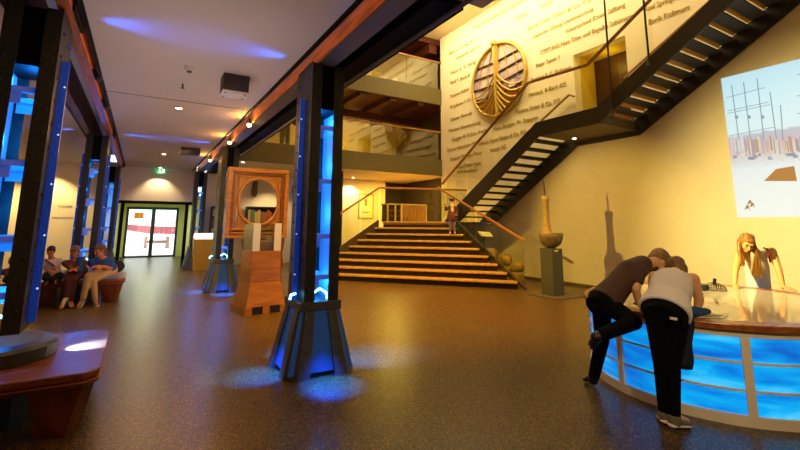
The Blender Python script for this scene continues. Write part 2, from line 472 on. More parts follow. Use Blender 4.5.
# the lettered wall with the doorway at the stair platform
OY0, OY1, OZ0, OZ1 = 6.05, 7.63, 3.95, 6.56
w = MB().box((XW, YB, 0), (XW+.3, OY0, 9.7)).box((XW, OY1, 0), (XW+.3, 14.16, 9.7)).box((XW, OY0, 0), (XW+.3, OY1, OZ0)).box((XW, OY0, OZ1), (XW+.3, OY1, 9.7))
struct('wall_right', w, 'plaster_wall')
struct('baseboard_right', MB().box((XW-.015, YB, 0), (XW, 11.0, .07)), 'olive_fascia')
rv = MB().box((XW+.29, OY1, OZ0), (11.5, OY1+.05, OZ1)).box((XW+.29, OY0-.05, OZ0), (11.5, OY0, OZ1)).box((XW+.29, OY0, OZ1), (11.5, OY1, OZ1+.05)).box((XW+.29, OY0, OZ0-.05), (11.5, OY1, OZ0))
mat('reveal_yellow', '#cfae34', .7)
struct('wall_reveal', rv, 'reveal_yellow')
dd = struct('door_2', MB().box((11.43, OY0, OZ0), (11.5, OY1, OZ1)), 'stair_steel')
mat('door_brown', '#4a2410', .5, noise=.2, nscale=3)
obj('leaf', MB().box((11.40, OY0+.05, OZ0), (11.43, OY1-.04, OZ1-.06)), 'door_brown', dd)

# outside, seen through the exit
struct('ground', MB().box((-9, 26.0, -.15), (12, 44, -.02)), 'ground_white')
hs = thing('house', 'pale waterfront house seen through the glass exit', 'house', (1, 42, 0))
obj('wall', MB().box((-9, 40, -.02), (13, 41, 9)), 'house_pale', hs, True)
obj('panel', MB().box((-.4, 39.9, 2.2), (6, 40, 3.1)), 'house_blue', hs, True)
for x in (-.6, 1.2, 2.6, 4.2): obj('window', MB().box((x, 39.85, 3.7), (x+.45, 40, 4.6)), 'house_blue', hs, True)
bt = thing('boat', 'red and white boat outside beyond the exit doors', 'boat', (1.2, 34, 0))
h = MB(); rr = []
for x, wd, zt, zb in ((-1.6, .05, 1.72, 1.6), (-.9, .5, 1.58, 1.2), (.5, .8, 1.45, .95), (2.2, .8, 1.4, .9), (3.4, .6, 1.5, 1.0)):
    rr.append([(x, 34-wd, zt), (x, 34-wd*.6, zb), (x, 34+wd*.6, zb), (x, 34+wd, zt)])
obj('hull', h.rings(rr), 'boat_red', bt, True)
obj('cabin', MB().box((.3, 33.6, 1.55), (2.8, 34.4, 2.1)), 'boat_white', bt, True)
obj('cradle', MB().box((.3, 33.7, -.02), (.5, 34.3, .75)).box((1.6, 33.7, -.02), (1.8, 34.3, .75)).box((.3, 33.9, .3), (1.8, 34.1, .5)), 'boat_dark', bt, True)

# ------------------------------------------------------------------ exit fittings
es = thing('exit_sign', 'green lit exit sign hanging above the glass exit', 'sign', (.47, 18.2, 3.47))
obj('housing', MB().box((.29, 18.18, 3.47), (.65, 18.24, 3.65)), 'exit_green', es, True)
man = MB().box((.41, 18.17, 3.52), (.44, 18.18, 3.58)).box((.45, 18.17, 3.5), (.47, 18.18, 3.56)).box((.42, 18.17, 3.57), (.46, 18.18, 3.61)).box((.52, 18.17, 3.49), (.6, 18.18, 3.63))
obj('pictogram', man, 'exit_white', es, True)
sg = thing('door_sign', 'orange square sign with a white numeral on the left exit pane', 'sign', (-.1, DY, 1.86))
obj('plate', MB().box((-.3, DY+.005, 1.86), (.1, DY+.02, 2.14)), 'orange_sign', sg, True)
t = xform(text_mesh('2', .22), frame_M((-.16, DY+.003, 1.92), (1,0,0), (0,0,1), (0,-1,0)))
obj('numeral', t, 'paper_white', sg, True)

# ------------------------------------------------------------------ steel columns
CH = 3.58
def channel_mb(sx):
    m = MB(); w, dp, t = .195, .28, .016
    m.box((sx*w-t/2, -dp, .72), (sx*w+t/2, dp, 3.57))
    a, b = sorted((sx*w+sx*t/2, sx*(w-.115)))
    m.box((a, -dp-t, .72), (b, -dp, 3.55)).box((a, dp, .72), (b, dp+t, 3.55))
    xm = sx*(w-.03)
    for k in range(12):
        z = .9+k*.215
        m.ball((xm, -dp-t, z), .016, 6, 4); m.ball((xm, dp+t, z), .016, 6, 4)
        m.ball((sx*(w+.008), -.18, z+.1), .016, 6, 4); m.ball((sx*(w+.008), .18, z+.1), .016, 6, 4)
    return m
def make_column(name, label):
    r = thing(name, label, 'column', (0,0,0)); r['kind'] = 'thing'
    for sx in (-1, 1):
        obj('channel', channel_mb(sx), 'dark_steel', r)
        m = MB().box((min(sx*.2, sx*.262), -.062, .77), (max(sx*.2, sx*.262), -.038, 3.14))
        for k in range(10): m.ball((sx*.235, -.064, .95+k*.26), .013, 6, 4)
        obj('side_fin', m, 'fin_blue_glow', r)
        for k in range(5): obj('added_glow_dot', MB().ball((sx*.245, -.066, 1.05+k*.46), .009, 6, 4), 'dot_glow', r)  # small glowing dots added along the fin
        obj('web_lining', MB().box((min(sx*.165, sx*.186), -.26, .76), (max(sx*.165, sx*.186), .26, CH-.15)), 'inner_blue_glow', r)
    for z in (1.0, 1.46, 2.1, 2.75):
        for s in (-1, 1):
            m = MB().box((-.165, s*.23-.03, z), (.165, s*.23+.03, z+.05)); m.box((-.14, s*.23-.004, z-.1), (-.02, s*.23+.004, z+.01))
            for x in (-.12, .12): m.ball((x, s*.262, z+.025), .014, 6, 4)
            obj('tie_plate', m, 'inner_blue_glow', r)
    obj('cap_plate', MB().box((-.165, -.25, 3.0), (.165, .25, 3.55)), 'black_steel', r)
    # tapering foot: collar, four corner pilasters, recessed panels between them
    obj('collar', MB().box((-.24, -.315, .67), (.24, .315, .77)), 'foot_steel', r, bevel=.01)
    bx, by, tx, ty = .405, .43, .245, .31
    f = MB()
    for sx in (-1, 1):
        for sy in (-1, 1):
            c = .13
            bot = [(sx*bx, sy*(by-.27)), (sx*bx, sy*(by-.12)), (sx*(bx-.12), sy*by), (sx*(bx-.26), sy*by), (sx*(bx-.3), sy*(by-.3))]
            top = [(sx*tx, sy*(ty-.2)), (sx*tx, sy*(ty-.07)), (sx*(tx-.07), sy*ty), (sx*(tx-.17), sy*ty), (sx*(tx-.22), sy*(ty-.24))]
            f.rings([[(x, y, 0) for x, y in bot], [(x, y, .68) for x, y in top]])
    obj('foot', f, 'foot_steel', r)
    q = .045
    obj('foot_panel', MB().hexa([(-bx+q, -by+q, .05), (bx-q, -by+q, .05), (bx-q, by-q, .05), (-bx+q, by-q, .05), (-tx+.02, -ty+.02, .68), (tx-.02, -ty+.02, .68), (tx-.02, ty-.02, .68), (-tx+.02, ty-.02, .68)]), 'panel_blue_glow', r)
    # curved lamps standing on the collar
    u = MB().tube([(-.1, -.22, .78), (-.08, -.23, .85), (0, -.24, .9), (.08, -.23, .85), (.1, -.22, .78)], .014)
    obj('uplight', u, 'led_white', r)
    u = MB().tube([(-.3, -.1, .78), (-.29, -.1, .83), (-.25, -.14, .85)], .014)
    obj('uplight', u, 'led_white', r)
    return r
colR = make_column('steel_column', 'riveted black steel column lit blue inside, nearest one in the middle of the hall')
colR.location = (XR, ROWY[0], 0)
dup(colR, (XR, ROWY[1], 0), label='riveted steel column directly behind the wooden frame with the round opening', skip=('side_fin', 'added_glow_dot'))
dup(colR, (XR, ROWY[2], 0), label='farthest steel column of the right row, behind the brass lectern', skip=('side_fin', 'added_glow_dot', 'uplight'))
dup(colR, (XL, ROWY[2], 0), label='steel column left of the glass exit, at the far end of the left row', skip=('uplight',))
dup(colR, (6.02, 14.75, 0), label='slim blue-lit column under the gallery, left of the framed print', skip=('side_fin', 'added_glow_dot'))
colL = dup(colR, (XL, ROWY[0], 0), label='large blue-lit steel column at the left edge rising through the near bench', skip=('foot', 'foot_panel', 'collar'))
obj('drum', MB().lathe([(.36, .0), (.36, .49), (.43, .49), (.43, .585), (.41, .61), (.33, .63), (.0, .63)], n=40), 'dark_steel', colL)

dup(colL, (XL, ROWY[1], 0), label='steel column rising from the bench with the seated visitors')

def blue(loc, p, **k): return lamp('POINT', 'column_led', loc, '#1f62ff', p, **k)
B1 = '#1080ff'
for x, y, s in ((XR, ROWY[0], 1), (XL, ROWY[0], 1), (XL, ROWY[1], .9), (XR, ROWY[1], .9), (XL, ROWY[2], .8), (XR, ROWY[2], .8), (6.02, 14.75, .8)):
    for z in (.95, 1.75, 2.35, 2.9):
        lamp('POINT', 'column_led', (x, y, z), B1, 13*s, .03)
for x, y in ((XR, ROWY[0]), (XL, ROWY[0]), (XL, ROWY[1]), (XR, ROWY[1])):
    for sx in (-1, 1):                      # left and right of the column
        # beams that leave the column head and skim the ceiling across the hall
        if x == XR and sx > 0: continue
        hl = lamp('SPOT', 'head_led', (x+sx*.36, y+.02, 3.44), '#2064ff', 30, .03, (x+sx*2.4, y+.02, 3.70), 130, 1.0)
        hl.scale = (.4, 1, 1)
for x, y, tg in ((XR, ROWY[0], ((0,-1),(-1,0),(1,0),(0,1))), (XR, ROWY[1], ((0,-1),(-1,0),(1,0)))):
    for dx, dy in tg:                       # wash over the foot panels and the floor
        hx, hy = (.43, .49)
        lamp('SPOT', 'foot_led', (x+dx*hx, y+dy*hy, .66), '#0850ff', 620, .03, (x+dx*(hx+(.34 if dx > 0 else .16)), y+dy*(hy+.16), 0), 62 if dx <= 0 else 82, .9)
lamp('SPOT', 'foot_led', (XL+.47, ROWY[0]+.02, .67), '#5aa0ff', 420, .012, (XL+.62, ROWY[0]+.08, .485), 74, .7)
lamp('SPOT', 'floor_patch_fill', (XL+.30, ROWY[0]-.15, 1.6), '#1a7cff', 130, .02, (.2, 5.2, 0), 17, .5)  # unseen spot added to make the blue patch on the floor
lamp('SPOT', 'foot_led', (XL-.1, ROWY[0]-.5, .70), '#4a9cff', 60, .02, (XL-.25, ROWY[0]-.75, .48), 50, .6)

# ------------------------------------------------------------------ beams over the columns
def beam(name, label, xa, xb, m, z0=3.57, z1=4.04, y0=YB+.02):
    o = solo(name, MB().box((xa, y0, z0), (xb, YF-.05, z1)), m, label, 'beam'); o['kind'] = 'thing'; return o
br = beam('timber_beam', 'brown timber beam running over the right column row', 1.72, 1.84, 'beam_wood', 3.585)
obj('flange', MB().box((-.09, -11.38, -.03), (.12, 11.38, 0)), 'grey_plate', br)
beam('steel_beam', 'black steel edge beam between right column row and stair hall', 2.05, 2.39, 'black_steel', 3.585, 4.04, 2.87)
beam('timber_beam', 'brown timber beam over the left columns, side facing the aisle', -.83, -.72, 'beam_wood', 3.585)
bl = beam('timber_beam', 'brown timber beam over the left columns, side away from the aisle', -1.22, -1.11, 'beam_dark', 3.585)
for bmo in list(bpy.data.objects):
    pass
for y in (5.05, 11.7, 17.9):                # black plates over each column head
    solo('head_plate', MB().box((-.71, y-.3, 3.58), (-.69, y+.3, 3.9)), 'black_steel', {5.05: 'black bolted plate on the left beam above the nearest left column', 11.7: 'black bolted plate on the left beam above the bench with visitors', 17.9: 'black bolted plate at the far end of the left beam'}[y], 'plate', 'plates on the left beam')
pipe = MB().tube([(2.28, YB+.03, 3.55), (2.28, 13.9, 3.55)], .022)
for y in (3, 5, 7, 9, 11, 13): pipe.box((2.26, y-.01, 3.55), (2.30, y+.01, 3.584))
solo('track_rail', pipe, 'grey_plate', 'thin dark track rail under the black beam beside the stair hall', 'rail')

# track spots along the beams
def spot(loc, label, lit=True, aim=(0,-.4,-1), group='spotlights on the right beam'):
    s = thing('track_spotlight', label, 'spotlight', loc, 0, group)
    a = Vector(aim).normalized()*.14
    obj('stem', MB().tube([(0,0,0), (0,0,-.07)], .012), 'black_plastic', s)
    obj('head', MB().tube([Vector((0,0,-.07)), Vector((0,0,-.07))+a], [.03, .045], 12), 'black_plastic', s)
    o = Vector((0,0,-.07))+a
    obj('lens', MB().ball(o, .043, 10, 6), 'spot_glow' if lit else 'dark_steel', s)
    return s
for i, (y, lb) in enumerate(((8.5, 'glowing spotlight under the right beam, nearest of three'), (10.65, 'glowing spotlight under the right beam just before the second column'), (14.0, 'glowing spotlight under the right beam, farthest of three'))):
    spot((1.64, y, 3.72), lb)
    lamp('POINT', 'beam_glow', (1.60, y-.12, 3.52), '#ffb347', 20, .04)
for y, lb in ((6.6, 'unlit black spotlight on the left beam beyond the nearest column'), (8.2, 'unlit black spotlight halfway along the left beam')):
    spot((-.69, y, 3.66), lb, False, (.3,-.2,-.6), 'spotlights on the left beam')

# ------------------------------------------------------------------ ceiling fittings of the hall
pj = thing('ceiling_speaker_box', 'dark boxy unit with white underside mounted on the ceiling', 'ceiling unit', (.97, 6.18, 3.40))
obj('housing', MB().box((-.17, -.14, .03), (.17, .14, .27)), 'dark_box', pj, bevel=.008)
obj('base', MB().box((-.17, -.14, 0), (.17, .14, .03)), 'white_plastic', pj)
for x in (-.13, .13):
    for y in (-.1, .1): obj('screw', MB().lathe([(.0,-.008),(.014,-.008),(.014,.0),(0,0)], (x, y, 0), 10), 'black_plastic', pj)
v = thing('ceiling_vent', 'dark rectangular box on the ceiling near the exit', 'ceiling unit', (1.0, 13.0, 3.5))
obj('housing', MB().box((-.24, -.2, 0), (.24, .2, .17)), 'dark_box', v, bevel=.008)
obj('grille', MB().box((-.2, -.16, -.01), (.2, .16, 0)), 'black_plastic', v)
sd = thing('smoke_detector', 'white round smoke detector on the ceiling left of the boxy unit', 'detector', (.38, 6.08, 3.61))
obj('body', MB().lathe([(0,0),(.05,.0),(.065,.03),(.075,.06),(0,.06)]), 'white_plastic', sd)
obj('chamber', MB().lathe([(0,-.015),(.03,-.015),(.035,0),(0,0)]), 'grey_plate', sd)
sp_ = thing('hanging_sprinkler', 'tiny sprinkler head hanging from the ceiling below the detector', 'sprinkler', (.36, 6.9, 3.60))
obj('pipe', MB().tube([(0,0,.07), (0,0,.0)], .012), 'grey_plate', sp_)
obj('deflector', MB().lathe([(0,0),(.03,0),(.03,.006),(0,.006)], n=12), 'dark_steel', sp_)
def downlight(loc, lb, grp='round ceiling downlights', pw=0, col='#ffe2b0', ang=80):
    loc = (loc[0], loc[1], loc[2]-.008)
    d_ = thing('downlight', lb, 'downlight', loc, 0, grp)
    obj('ring', MB().lathe([(.05,0),(.085,-.004),(.085,0),(.05,.004)]), 'white_plastic', d_)
    obj('lamp', MB().lathe([(0,-.002),(.05,-.002),(.05,.0),(0,.0)]), 'downlight_glow', d_)
    if pw: lamp('SPOT', 'downlight_beam', (loc[0], loc[1], loc[2]-.03), col, pw, .04, (loc[0], loc[1], 0), ang, .6)
downlight((.41, 8.43, CZ), 'lit downlight in the aisle ceiling, nearer of the two', pw=90)
downlight((.42, 14.43, CZ), 'lit downlight in the aisle ceiling, farther one near the dark box', pw=90)
downlight((.45, 18.05, CZ), 'lit downlight close above the exit header wall', pw=120, ang=100)
for x, lb in ((-2.7, 'lit downlight over the cream wall behind the bench'), (-4.3, 'lit downlight over the cream wall at the far left')):
    downlight((x, 17.7, CZ), lb, pw=330, ang=110, col='#ffdf9a')
downlight((2.69, 14.5, 3.62), 'small downlight in the gallery soffit above the wooden frame', 'gallery soffit downlights', 130, ang=120)
downlight((4.6, 17.6, 3.62), 'small downlight in the gallery soffit over the bookcase', 'gallery soffit downlights', 170, ang=120)
downlight((7.7, 16.8, 3.62), 'small downlight in the gallery soffit above the framed print', 'gallery soffit downlights', 170, ang=120)

# unseen area lamps added along the ceiling edges to brighten the timber
lamp('AREA', 'beam_fill', (1.60, 6.5, 3.66), '#ffaa4a', 15, .04, (1.72, 6.5, 3.75), sy=22)
lamp('AREA', 'beam_fill', (-.69, 6.5, 3.60), '#ff9a5a', 6, .03, (-.80, 6.5, 3.72), sy=22)
# ------------------------------------------------------------------ galleries above the stairs
def gallery(label, z0, z1, zf, y, rz):
    g = thing('gallery', label, 'gallery', (6.4, y, z0))
    obj('slab', MB().box((2.4, y+.12, z0+(.10 if z0 > 5 else 0)), (12.1, 18.6, z0+.32)), 'soffit_cream' if z0 < 4 else 'joist_wood', g, True)
    obj('fascia', MB().box((2.4, y, z0), (12.1, y+.12, zf)), 'olive_fascia', g, True)
    x = 2.45
    while x < 10.3:
        obj('glass_panel', MB().box((x, y+.03, zf-.1), (min(x+1.55, 10.44), y+.045, rz-.03)), 'mezz_glass', g, True)
        x += 1.57
    obj('handrail', MB().box((2.45, y+.0, rz-.035), (12.0, y+.075, rz+.035)), 'rail_wood', g, True, bevel=.01)
    return g
gallery('lower gallery with olive edge band and glass balustrade above the wide stairs', 3.62, 0, 4.28, 14.1, 5.44)
gallery('upper gallery with olive edge band and glass balustrade below the roof timbers', 6.62, 0, 7.28, 14.1, 8.48)
k = 0
for x in (3.0, 4.3, 5.6, 6.9, 8.2, 9.5, 10.8):
    solo('floor_joist', MB().box((x-.16, 14.225, 6.50), (x+.16, 18.58, 6.715)), 'joist_wood', 'dark red timber joist under the upper gallery, %s from the lettered wall' % ('seventh','sixth','fifth','fourth','third','second','first')[k], 'joist', 'joists under the upper gallery'); k += 1
k = 0
for x in (3.2, 5.6, 8.0, 10.2):
    solo('roof_timber', MB().box((x-.2, 14.35, 8.95), (x+.2, 18.58, 9.345)), 'joist_wood', 'red brown roof timber over the upper gallery, %s from the lettered wall' % ('fourth','third','second','first')[k], 'joist', 'roof timbers'); k += 1
solo('cross_beam', MB().box((2.45, 16.4, 6.20), (12, 16.7, 6.495)), 'joist_wood', 'long dark timber cross beam under the upper gallery joists', 'beam')
pc = thing('framed_picture', 'small grey framed picture on the wall of the upper gallery', 'picture', (10.75, 18.58, 9.05))
a = PY(386.5, 69, 18.56); b = PY(394.5, 77, 18.56)
obj('frame', MB().box((a.x, 18.55, b.z), (b.x, 18.59, a.z)), 'dark_steel', pc, True)
obj('print', MB().box((a.x+.06, 18.54, b.z+.06), (b.x-.06, 18.55, a.z-.06)), 'paper_white', pc, True)

# ------------------------------------------------------------------ the wide wooden stairs
RIS = .193
def cf(lat, d, z=0): return RH*lat + FH*d + Vector((0, 0, z))
def Rk(k): return cf(3.03-.184*(k-1), 11.36+.308*(k-1))
def Lk(k): return cf(-1.88+.262*(k-4), 13.2+.165*(k-1))
st = thing('staircase', 'wide wooden flight of nine steps with glass sides and wooden handrails', 'staircase', cf(.6, 12.6))
nrm = cf(.34, .94).normalized()
for k in range(1, 10):
    z = k*RIS
    a, b = Lk(k), Rk(k)
    t = MB().prism([a+Vector((0,0,z-.055)), b+Vector((0,0,z-.055)), b+nrm*.36+Vector((0,0,z-.055)), a+nrm*.36+Vector((0,0,z-.055))], (0,0,.055))
    obj('tread', t, 'tread_wood', st, True, bevel=.012)
    a2, b2 = a+nrm*.07, b+nrm*.07
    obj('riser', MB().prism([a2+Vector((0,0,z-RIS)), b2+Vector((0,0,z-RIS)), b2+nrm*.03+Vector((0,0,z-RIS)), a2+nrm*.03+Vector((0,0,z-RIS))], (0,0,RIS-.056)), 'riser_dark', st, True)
TOP = 9*RIS
def side(pk, off, k0, k1, a=None):
    a = a or pk(k0)+off; b = pk(k1)+off
    z0, z1 = max(.0, k0*RIS), k1*RIS
    out = off.normalized()*.04
    q = [a+Vector((0,0,0)), a+Vector((0,0,z0+.05)), b+Vector((0,0,z1+.05)), b+Vector((0,0,max(0, z1-.45)))]
    return MB().prism(q, out)
offR = RH*.22-nrm*.0; offL = -RH*.12
obj('stringer', side(Rk, offR, 0, 9, Vector((8.57, 8.06, 0))), 'stringer_brown', st, True)
obj('stringer', side(Lk, offL, 0, 9), 'stringer_brown', st, True)
# glass sides and handrails
def up(v, z): return Vector((v.x, v.y, z))
rb = Vector((8.60, 8.06, 1.235)); rt = up(cf(1.25, 14.2), 2.87)
lb_ = up(Lk(0)+offL, 1.1); lt = up(Lk(9)+offL, 2.87)
bk = up(cf(2.35, 15.0), 2.84)
def glass_run(a, b, za, zb, n, gap=.02):
    for i in range(n):
        t0, t1 = i/n+gap/2, (i+1)/n-gap/2
        p, q = a.lerp(b, t0), a.lerp(b, t1)
        zz0, zz1 = za+(zb-za)*t0, za+(zb-za)*t1
        w_ = Vector((b.x-a.x, b.y-a.y, 0)).normalized().cross(Vector((0,0,1)))*.012
        obj('glass_panel', MB().prism([up(p, zz0), up(q, zz1), q, p], w_), 'balustrade_glass', st, True)
glass_run(rb, rt, .03, TOP+.04, 4); glass_run(lb_, lt, .03, TOP+.04, 4); glass_run(lt, bk, TOP, TOP, 4)
for pts in ([rb, rt], [lb_, lt], [lt, bk]):
    obj('handrail', MB().bar(pts[0], pts[1], .05, .065), 'rail_wood', st, True, bevel=.012)
struct('floor_landing', MB().prism([up(Lk(9)+nrm*.05, TOP-.1), up(Rk(9)+nrm*.05, TOP-.1), (8.75, 11.25, TOP-.1), (XW, 11.25, TOP-.1), (XW, 14.2, TOP-.1), (12.1, 14.2, TOP-.1), (12.1, 17.95, TOP-.1), (9.5, 17.2, TOP-.1)], (0,0,.098)), 'tread_wood')

# ------------------------------------------------------------------ the steel stair along the lettered wall
XO, XI = 8.8, 10.40
ss = thing('steel_stair', 'dark steel stair with open treads climbing along the lettered wall', 'staircase', (9.6, 9.4, TOP))
YL0, YP0, YP1 = 11.55, 7.68, 5.9
ZP = 4.17
n1 = 13
for k in range(1, n1):
    y = YL0-(YL0-YP0)*k/n1; z = TOP+(ZP-TOP)*k/n1
    obj('tread', MB().box((XO+.06, y-.02, z-.045), (XI, y+.27, z)), 'stair_steel', ss, True)
for x0, x1 in ((XO, XO+.05), (XI-.03, XI)):
    h0, h1 = (-.22, .17) if x0 == XO else (-.32, .1)
    q = [(x0, YL0+.25, TOP), (x0, YL0-.1, TOP+.30), (x0, YP0, ZP+h1), (x0, YP1, ZP+h1), (x0, .5, ZP+h1+(YP1-.5)*.6), (x0, .5, ZP+h0+(YP1-.5)*.6), (x0, YP1-.05, ZP+h0), (x0, YP0-.05, ZP+h0), (x0, YL0-.55, TOP)]
    # split into convex pieces
    s = MB()
    for a, b in ((0, 0), (1, 1), (2, 2)):
        pass
    s.prism([q[0], q[1], q[2], q[7], q[8]], (x1-x0, 0, 0)); s.prism([q[2], q[3], q[6], q[7]], (x1-x0, 0, 0)); s.prism([q[3], q[4], q[5], q[6]], (x1-x0, 0, 0))
    obj('stringer', s, 'stair_steel', ss, True)
obj('platform', MB().box((XO+.05, YP1, ZP-.2), (XW-.01, YP0, ZP)), 'olive_fascia', ss, True)
lmp = MB().lathe([(0,-.012),(.045,-.012),(.05,0),(0,0)], (9.9, 7.35, ZP-.2))
obj('lamp', lmp, 'downlight_glow', ss, True)
n2 = 19
for k in range(1, n2):
    y = YP1-.28*k; z = ZP+.168*k
    obj('tread', MB().box((XO+.06, y-.0, z-.04), (XI, y+.30, z)), 'stair_tread_under', ss, True)
    obj('riser', MB().box((XO+.07, y+.265, z-.118), (XI-.12, y+.295, z-.04)), 'stair_riser_lit', ss, True)
pts = [PX(442, 184, 8.82), PX(528, 83, 8.82), PX(587, 65, 8.82), PX(650, 0, 8.82)]
pts.append(pts[3]+(pts[3]-pts[2]).normalized()*2.5)
for a, b in zip(pts, pts[1:]): obj('handrail', MB().bar(a, b, .05, .06), 'rail_wood', ss, True)
def zs(y): return ZP+.15 if YP1 <= y <= YP0 else (ZP+.15-(y-YP0)*.62 if y > YP0 else ZP+.15+(YP1-y)*.6)
for i in range(3):
    a, b = pts[i], pts[i+1]; n = (3, 1, 2)[i]
    for j in range(n):
        p, q = a.lerp(b, j/n+.004), a.lerp(b, (j+1)/n-.004)
        obj('glass_panel', MB().prism([(8.81, p.y, max(TOP+.1, zs(p.y))), (8.81, q.y, max(TOP+.1, zs(q.y))), (8.81, q.y, q.z-.03), (8.81, p.y, p.z-.03)], (.012, 0, 0)), 'clear_glass', ss, True)
w1 = [PX(541, 121, 10.33), PX(569, 95, 10.33), PX(574, 96.5, 10.33)]
for a, b in zip(w1, w1[1:]): obj('wall_rail', MB().bar(a, b, .045, .05), 'rail_wood', ss, True)
w2 = [PX(624, 78, 10.33), PX(711, 0, 10.33)]; w2.append(w2[1]+(w2[1]-w2[0])*.5)
for a, b in zip(w2, w2[1:]): obj('wall_rail', MB().bar(a, b, .045, .05), 'rail_wood', ss, True)
for y, z0 in ((5.5, 4.1), (4.62, 4.95)):
    obj('hanger_rod', MB().tube([(8.78, y, z0), (8.78, y, 9.6)], .022), 'stair_steel', ss, True)
    obj('rod_clamp', MB().lathe([(0,-.05),(.04,-.05),(.04,.05),(0,.05)], (8.77, y, z0)), 'grey_plate', ss, True)

# ------------------------------------------------------------------ lettering on the wall
names = [
 ('Das Internationale Maritime', 473.5, 30, 529, -1, 'p'),
 ('Jacob Kuhn GmbH & Co. KG', 528, 30, 591, 1.5, 'p'), ('Deutsche Stiftung Denkmalschutz', 532.5, 39, 593, 11, 'p'),
 ('Alwartscheid Krona Stiftung', 565.5, 33.5, 625, 6.5, 'n'), ('STIFTUNG Hans Otto und Engelke Schümann', 540, 55, 633, 17.5, 'n'),
 ('Peter Tamm †', 536, 68, 559.5, 59, 'n'), ('Bertram R. C. Rickmers', 531, 82, 571, 69, 'n'),
 ('Hansest. & Bank AG', 528.5, 97, 565.5, 86, 'n'), ('Nautica Sinter & Co. KG', 515.5, 114, 559.5, 102.5, 'n'),
 ('Hans Berger, Fr. Rappen', 493, 131, 537.5, 119, 'n'), ('Wilhelm Bauer Peters & Co. KG', 478, 146, 526, 133.5, 'n'), ('Imtech AG', 490.5, 152, 505.5, 148, 'n'),
 ('Stifter', 514.5, 21, 528, 15, 'p'), ('Freunde', 539.5, 8.5, 552, 3, 'p'),
 ('Axel Springer', 644, 12, 678, -1, 'n'), ('Enrik Rickmers', 648.5, 25, 689, 9.5, 'n'),
 ('Albert u. F. Ahrens M. T.', 448.5, 55.5, 476, 41, 'p'), ('Germanischer Lloyd AG', 455, 60.5, 480, 47, 'p'),
 ('Hans u. G. Jung', 450.5, 75, 475, 63.5, 'n'), ('Wolf T. Bischoff', 450, 85, 470, 76.5, 'n'), ('Thomas Eckert', 450, 98.5, 469.5, 90, 'n'),
 ('MS Johanna F. AG', 450, 109, 470.5, 101, 'n'), ('Dieter Berndt', 450.5, 121.5, 471.5, 114.5, 'n'), ('Werner Brandenburg', 448.5, 132.5, 480.5, 123.5, 'n'),
 ('Sänger & Söhne Irwin', 451.5, 141.5, 487, 131.5, 'n'), ('Gruner Adventure AG', 447, 152, 476, 144.5, 'n'), ('Robert Tillmann Peter', 450.5, 161, 481.5, 154, 'n'),
 ('Hans Peter Jost', 455.5, 169, 480.5, 164.5, 'n'), ('ITTI Nautique', 457, 174.5, 476.5, 171, 'n')]
def words(m):                                # one mesh per word
    fs = sorted(m.f, key=lambda f: min(m.v[i].x for i in f)); out = []; hi = -1e9
    for f in fs:
        x0 = min(m.v[i].x for i in f); x1 = max(m.v[i].x for i in f)
        if x0-hi > .13: out.append([])
        out[-1].append(f); hi = max(hi, x1)
    res = []
    for g_ in out:
        ids = sorted({i for f in g_ for i in f}); mp_ = {i: k for k, i in enumerate(ids)}
        b = MB(); b.v = [m.v[i].copy() for i in ids]; b.f = [tuple(mp_[i] for i in f) for f in g_]; res.append(b)
    return res
do = thing('wall_inscription', 'raised pale gold lettering of sponsor names on the tall cream wall', 'lettering', (XW-.02, 10, 3))
for txt, x0, y0, x1, y1, c in names:
    a = PX(x0, y0, XW-.012); b = PX(x1, y1, XW-.012)
    m = text_mesh(txt, 1.0, .006)
    wd = max(v.x for v in m.v)-min(v.x for v in m.v); sc = (b-a).length/wd
    sy = min(sc, .36)
    xa = (b-a).normalized(); za = Vector((-1, 0, 0)); ya = za.cross(xa)
    M = frame_M(a, xa*sc, ya*max(sc*.9, .2), za)
    for w_ in words(m): obj('word', xform(w_, M), 'lettering_pale' if c == 'p' else 'lettering', do, True)
ti = thing('wall_caption', 'small grey exhibit lettering on the cream wall behind the bench', 'lettering', (-2.4, YF-.01, 2.1))
m = text_mesh('TONNE', 1, .004); a = PY(57, 207.5, YF-.008); b = PY(69.5, 207, YF-.008)
sc = (b-a).length/2.9
obj('text_line', xform(m, frame_M(a, Vector((sc,0,0)), Vector((0,0,sc)), Vector((0,-1,0)))), 'lettering_grey', ti, True)
m = text_mesh('Schiffahrt und Seezeichen', 1, .004)
for w_ in words(m): obj('word', xform(w_, frame_M(a-Vector((.1,0,.35)), Vector((.055,0,0)), Vector((0,0,.07)), Vector((0,-1,0)))), 'lettering_grey', ti, True)

# ------------------------------------------------------------------ the round ship emblem
EC = Vector((XW, 10.70, 6.72)); ER = 1.31
em = thing('ship_emblem', 'round golden relief of a ship bow inside a globe grid on the cream wall', 'emblem', EC-Vector((0,0,ER)))
def ew(u, v, x=0): return EC+Vector((-x-.006, -u*ER, v*ER))       # u to the right as seen, v up
obj('pane', MB().prism([ew(cos(2*pi*i/48), sin(2*pi*i/48), .0) for i in range(48)], (-.03, 0, 0)), 'emblem_pane', em, True)
obj('ring', MB().tube([ew(cos(2*pi*i/64), sin(2*pi*i/64), .07) for i in range(64)], .06, 8, True), 'gold', em, True, smooth=True)
stem = MB()
stem.rings([[ew(u+du, v, dx) for du, dx in ((-wd, .06), (-wd*.5, .2), (wd*.5, .2), (wd, .06))] for u, v, wd in ((-.02, 1.04, .085), (-.02, .9, .075), (-.0, .2, .06), (0, -.4, .05), (.02, -.97, .05))])
obj('stem_post', stem, 'gold', em, True)
obj('stem_cap', MB().ball(ew(-.02, 1.02, .15), .13, 10, 8), 'gold', em, True)
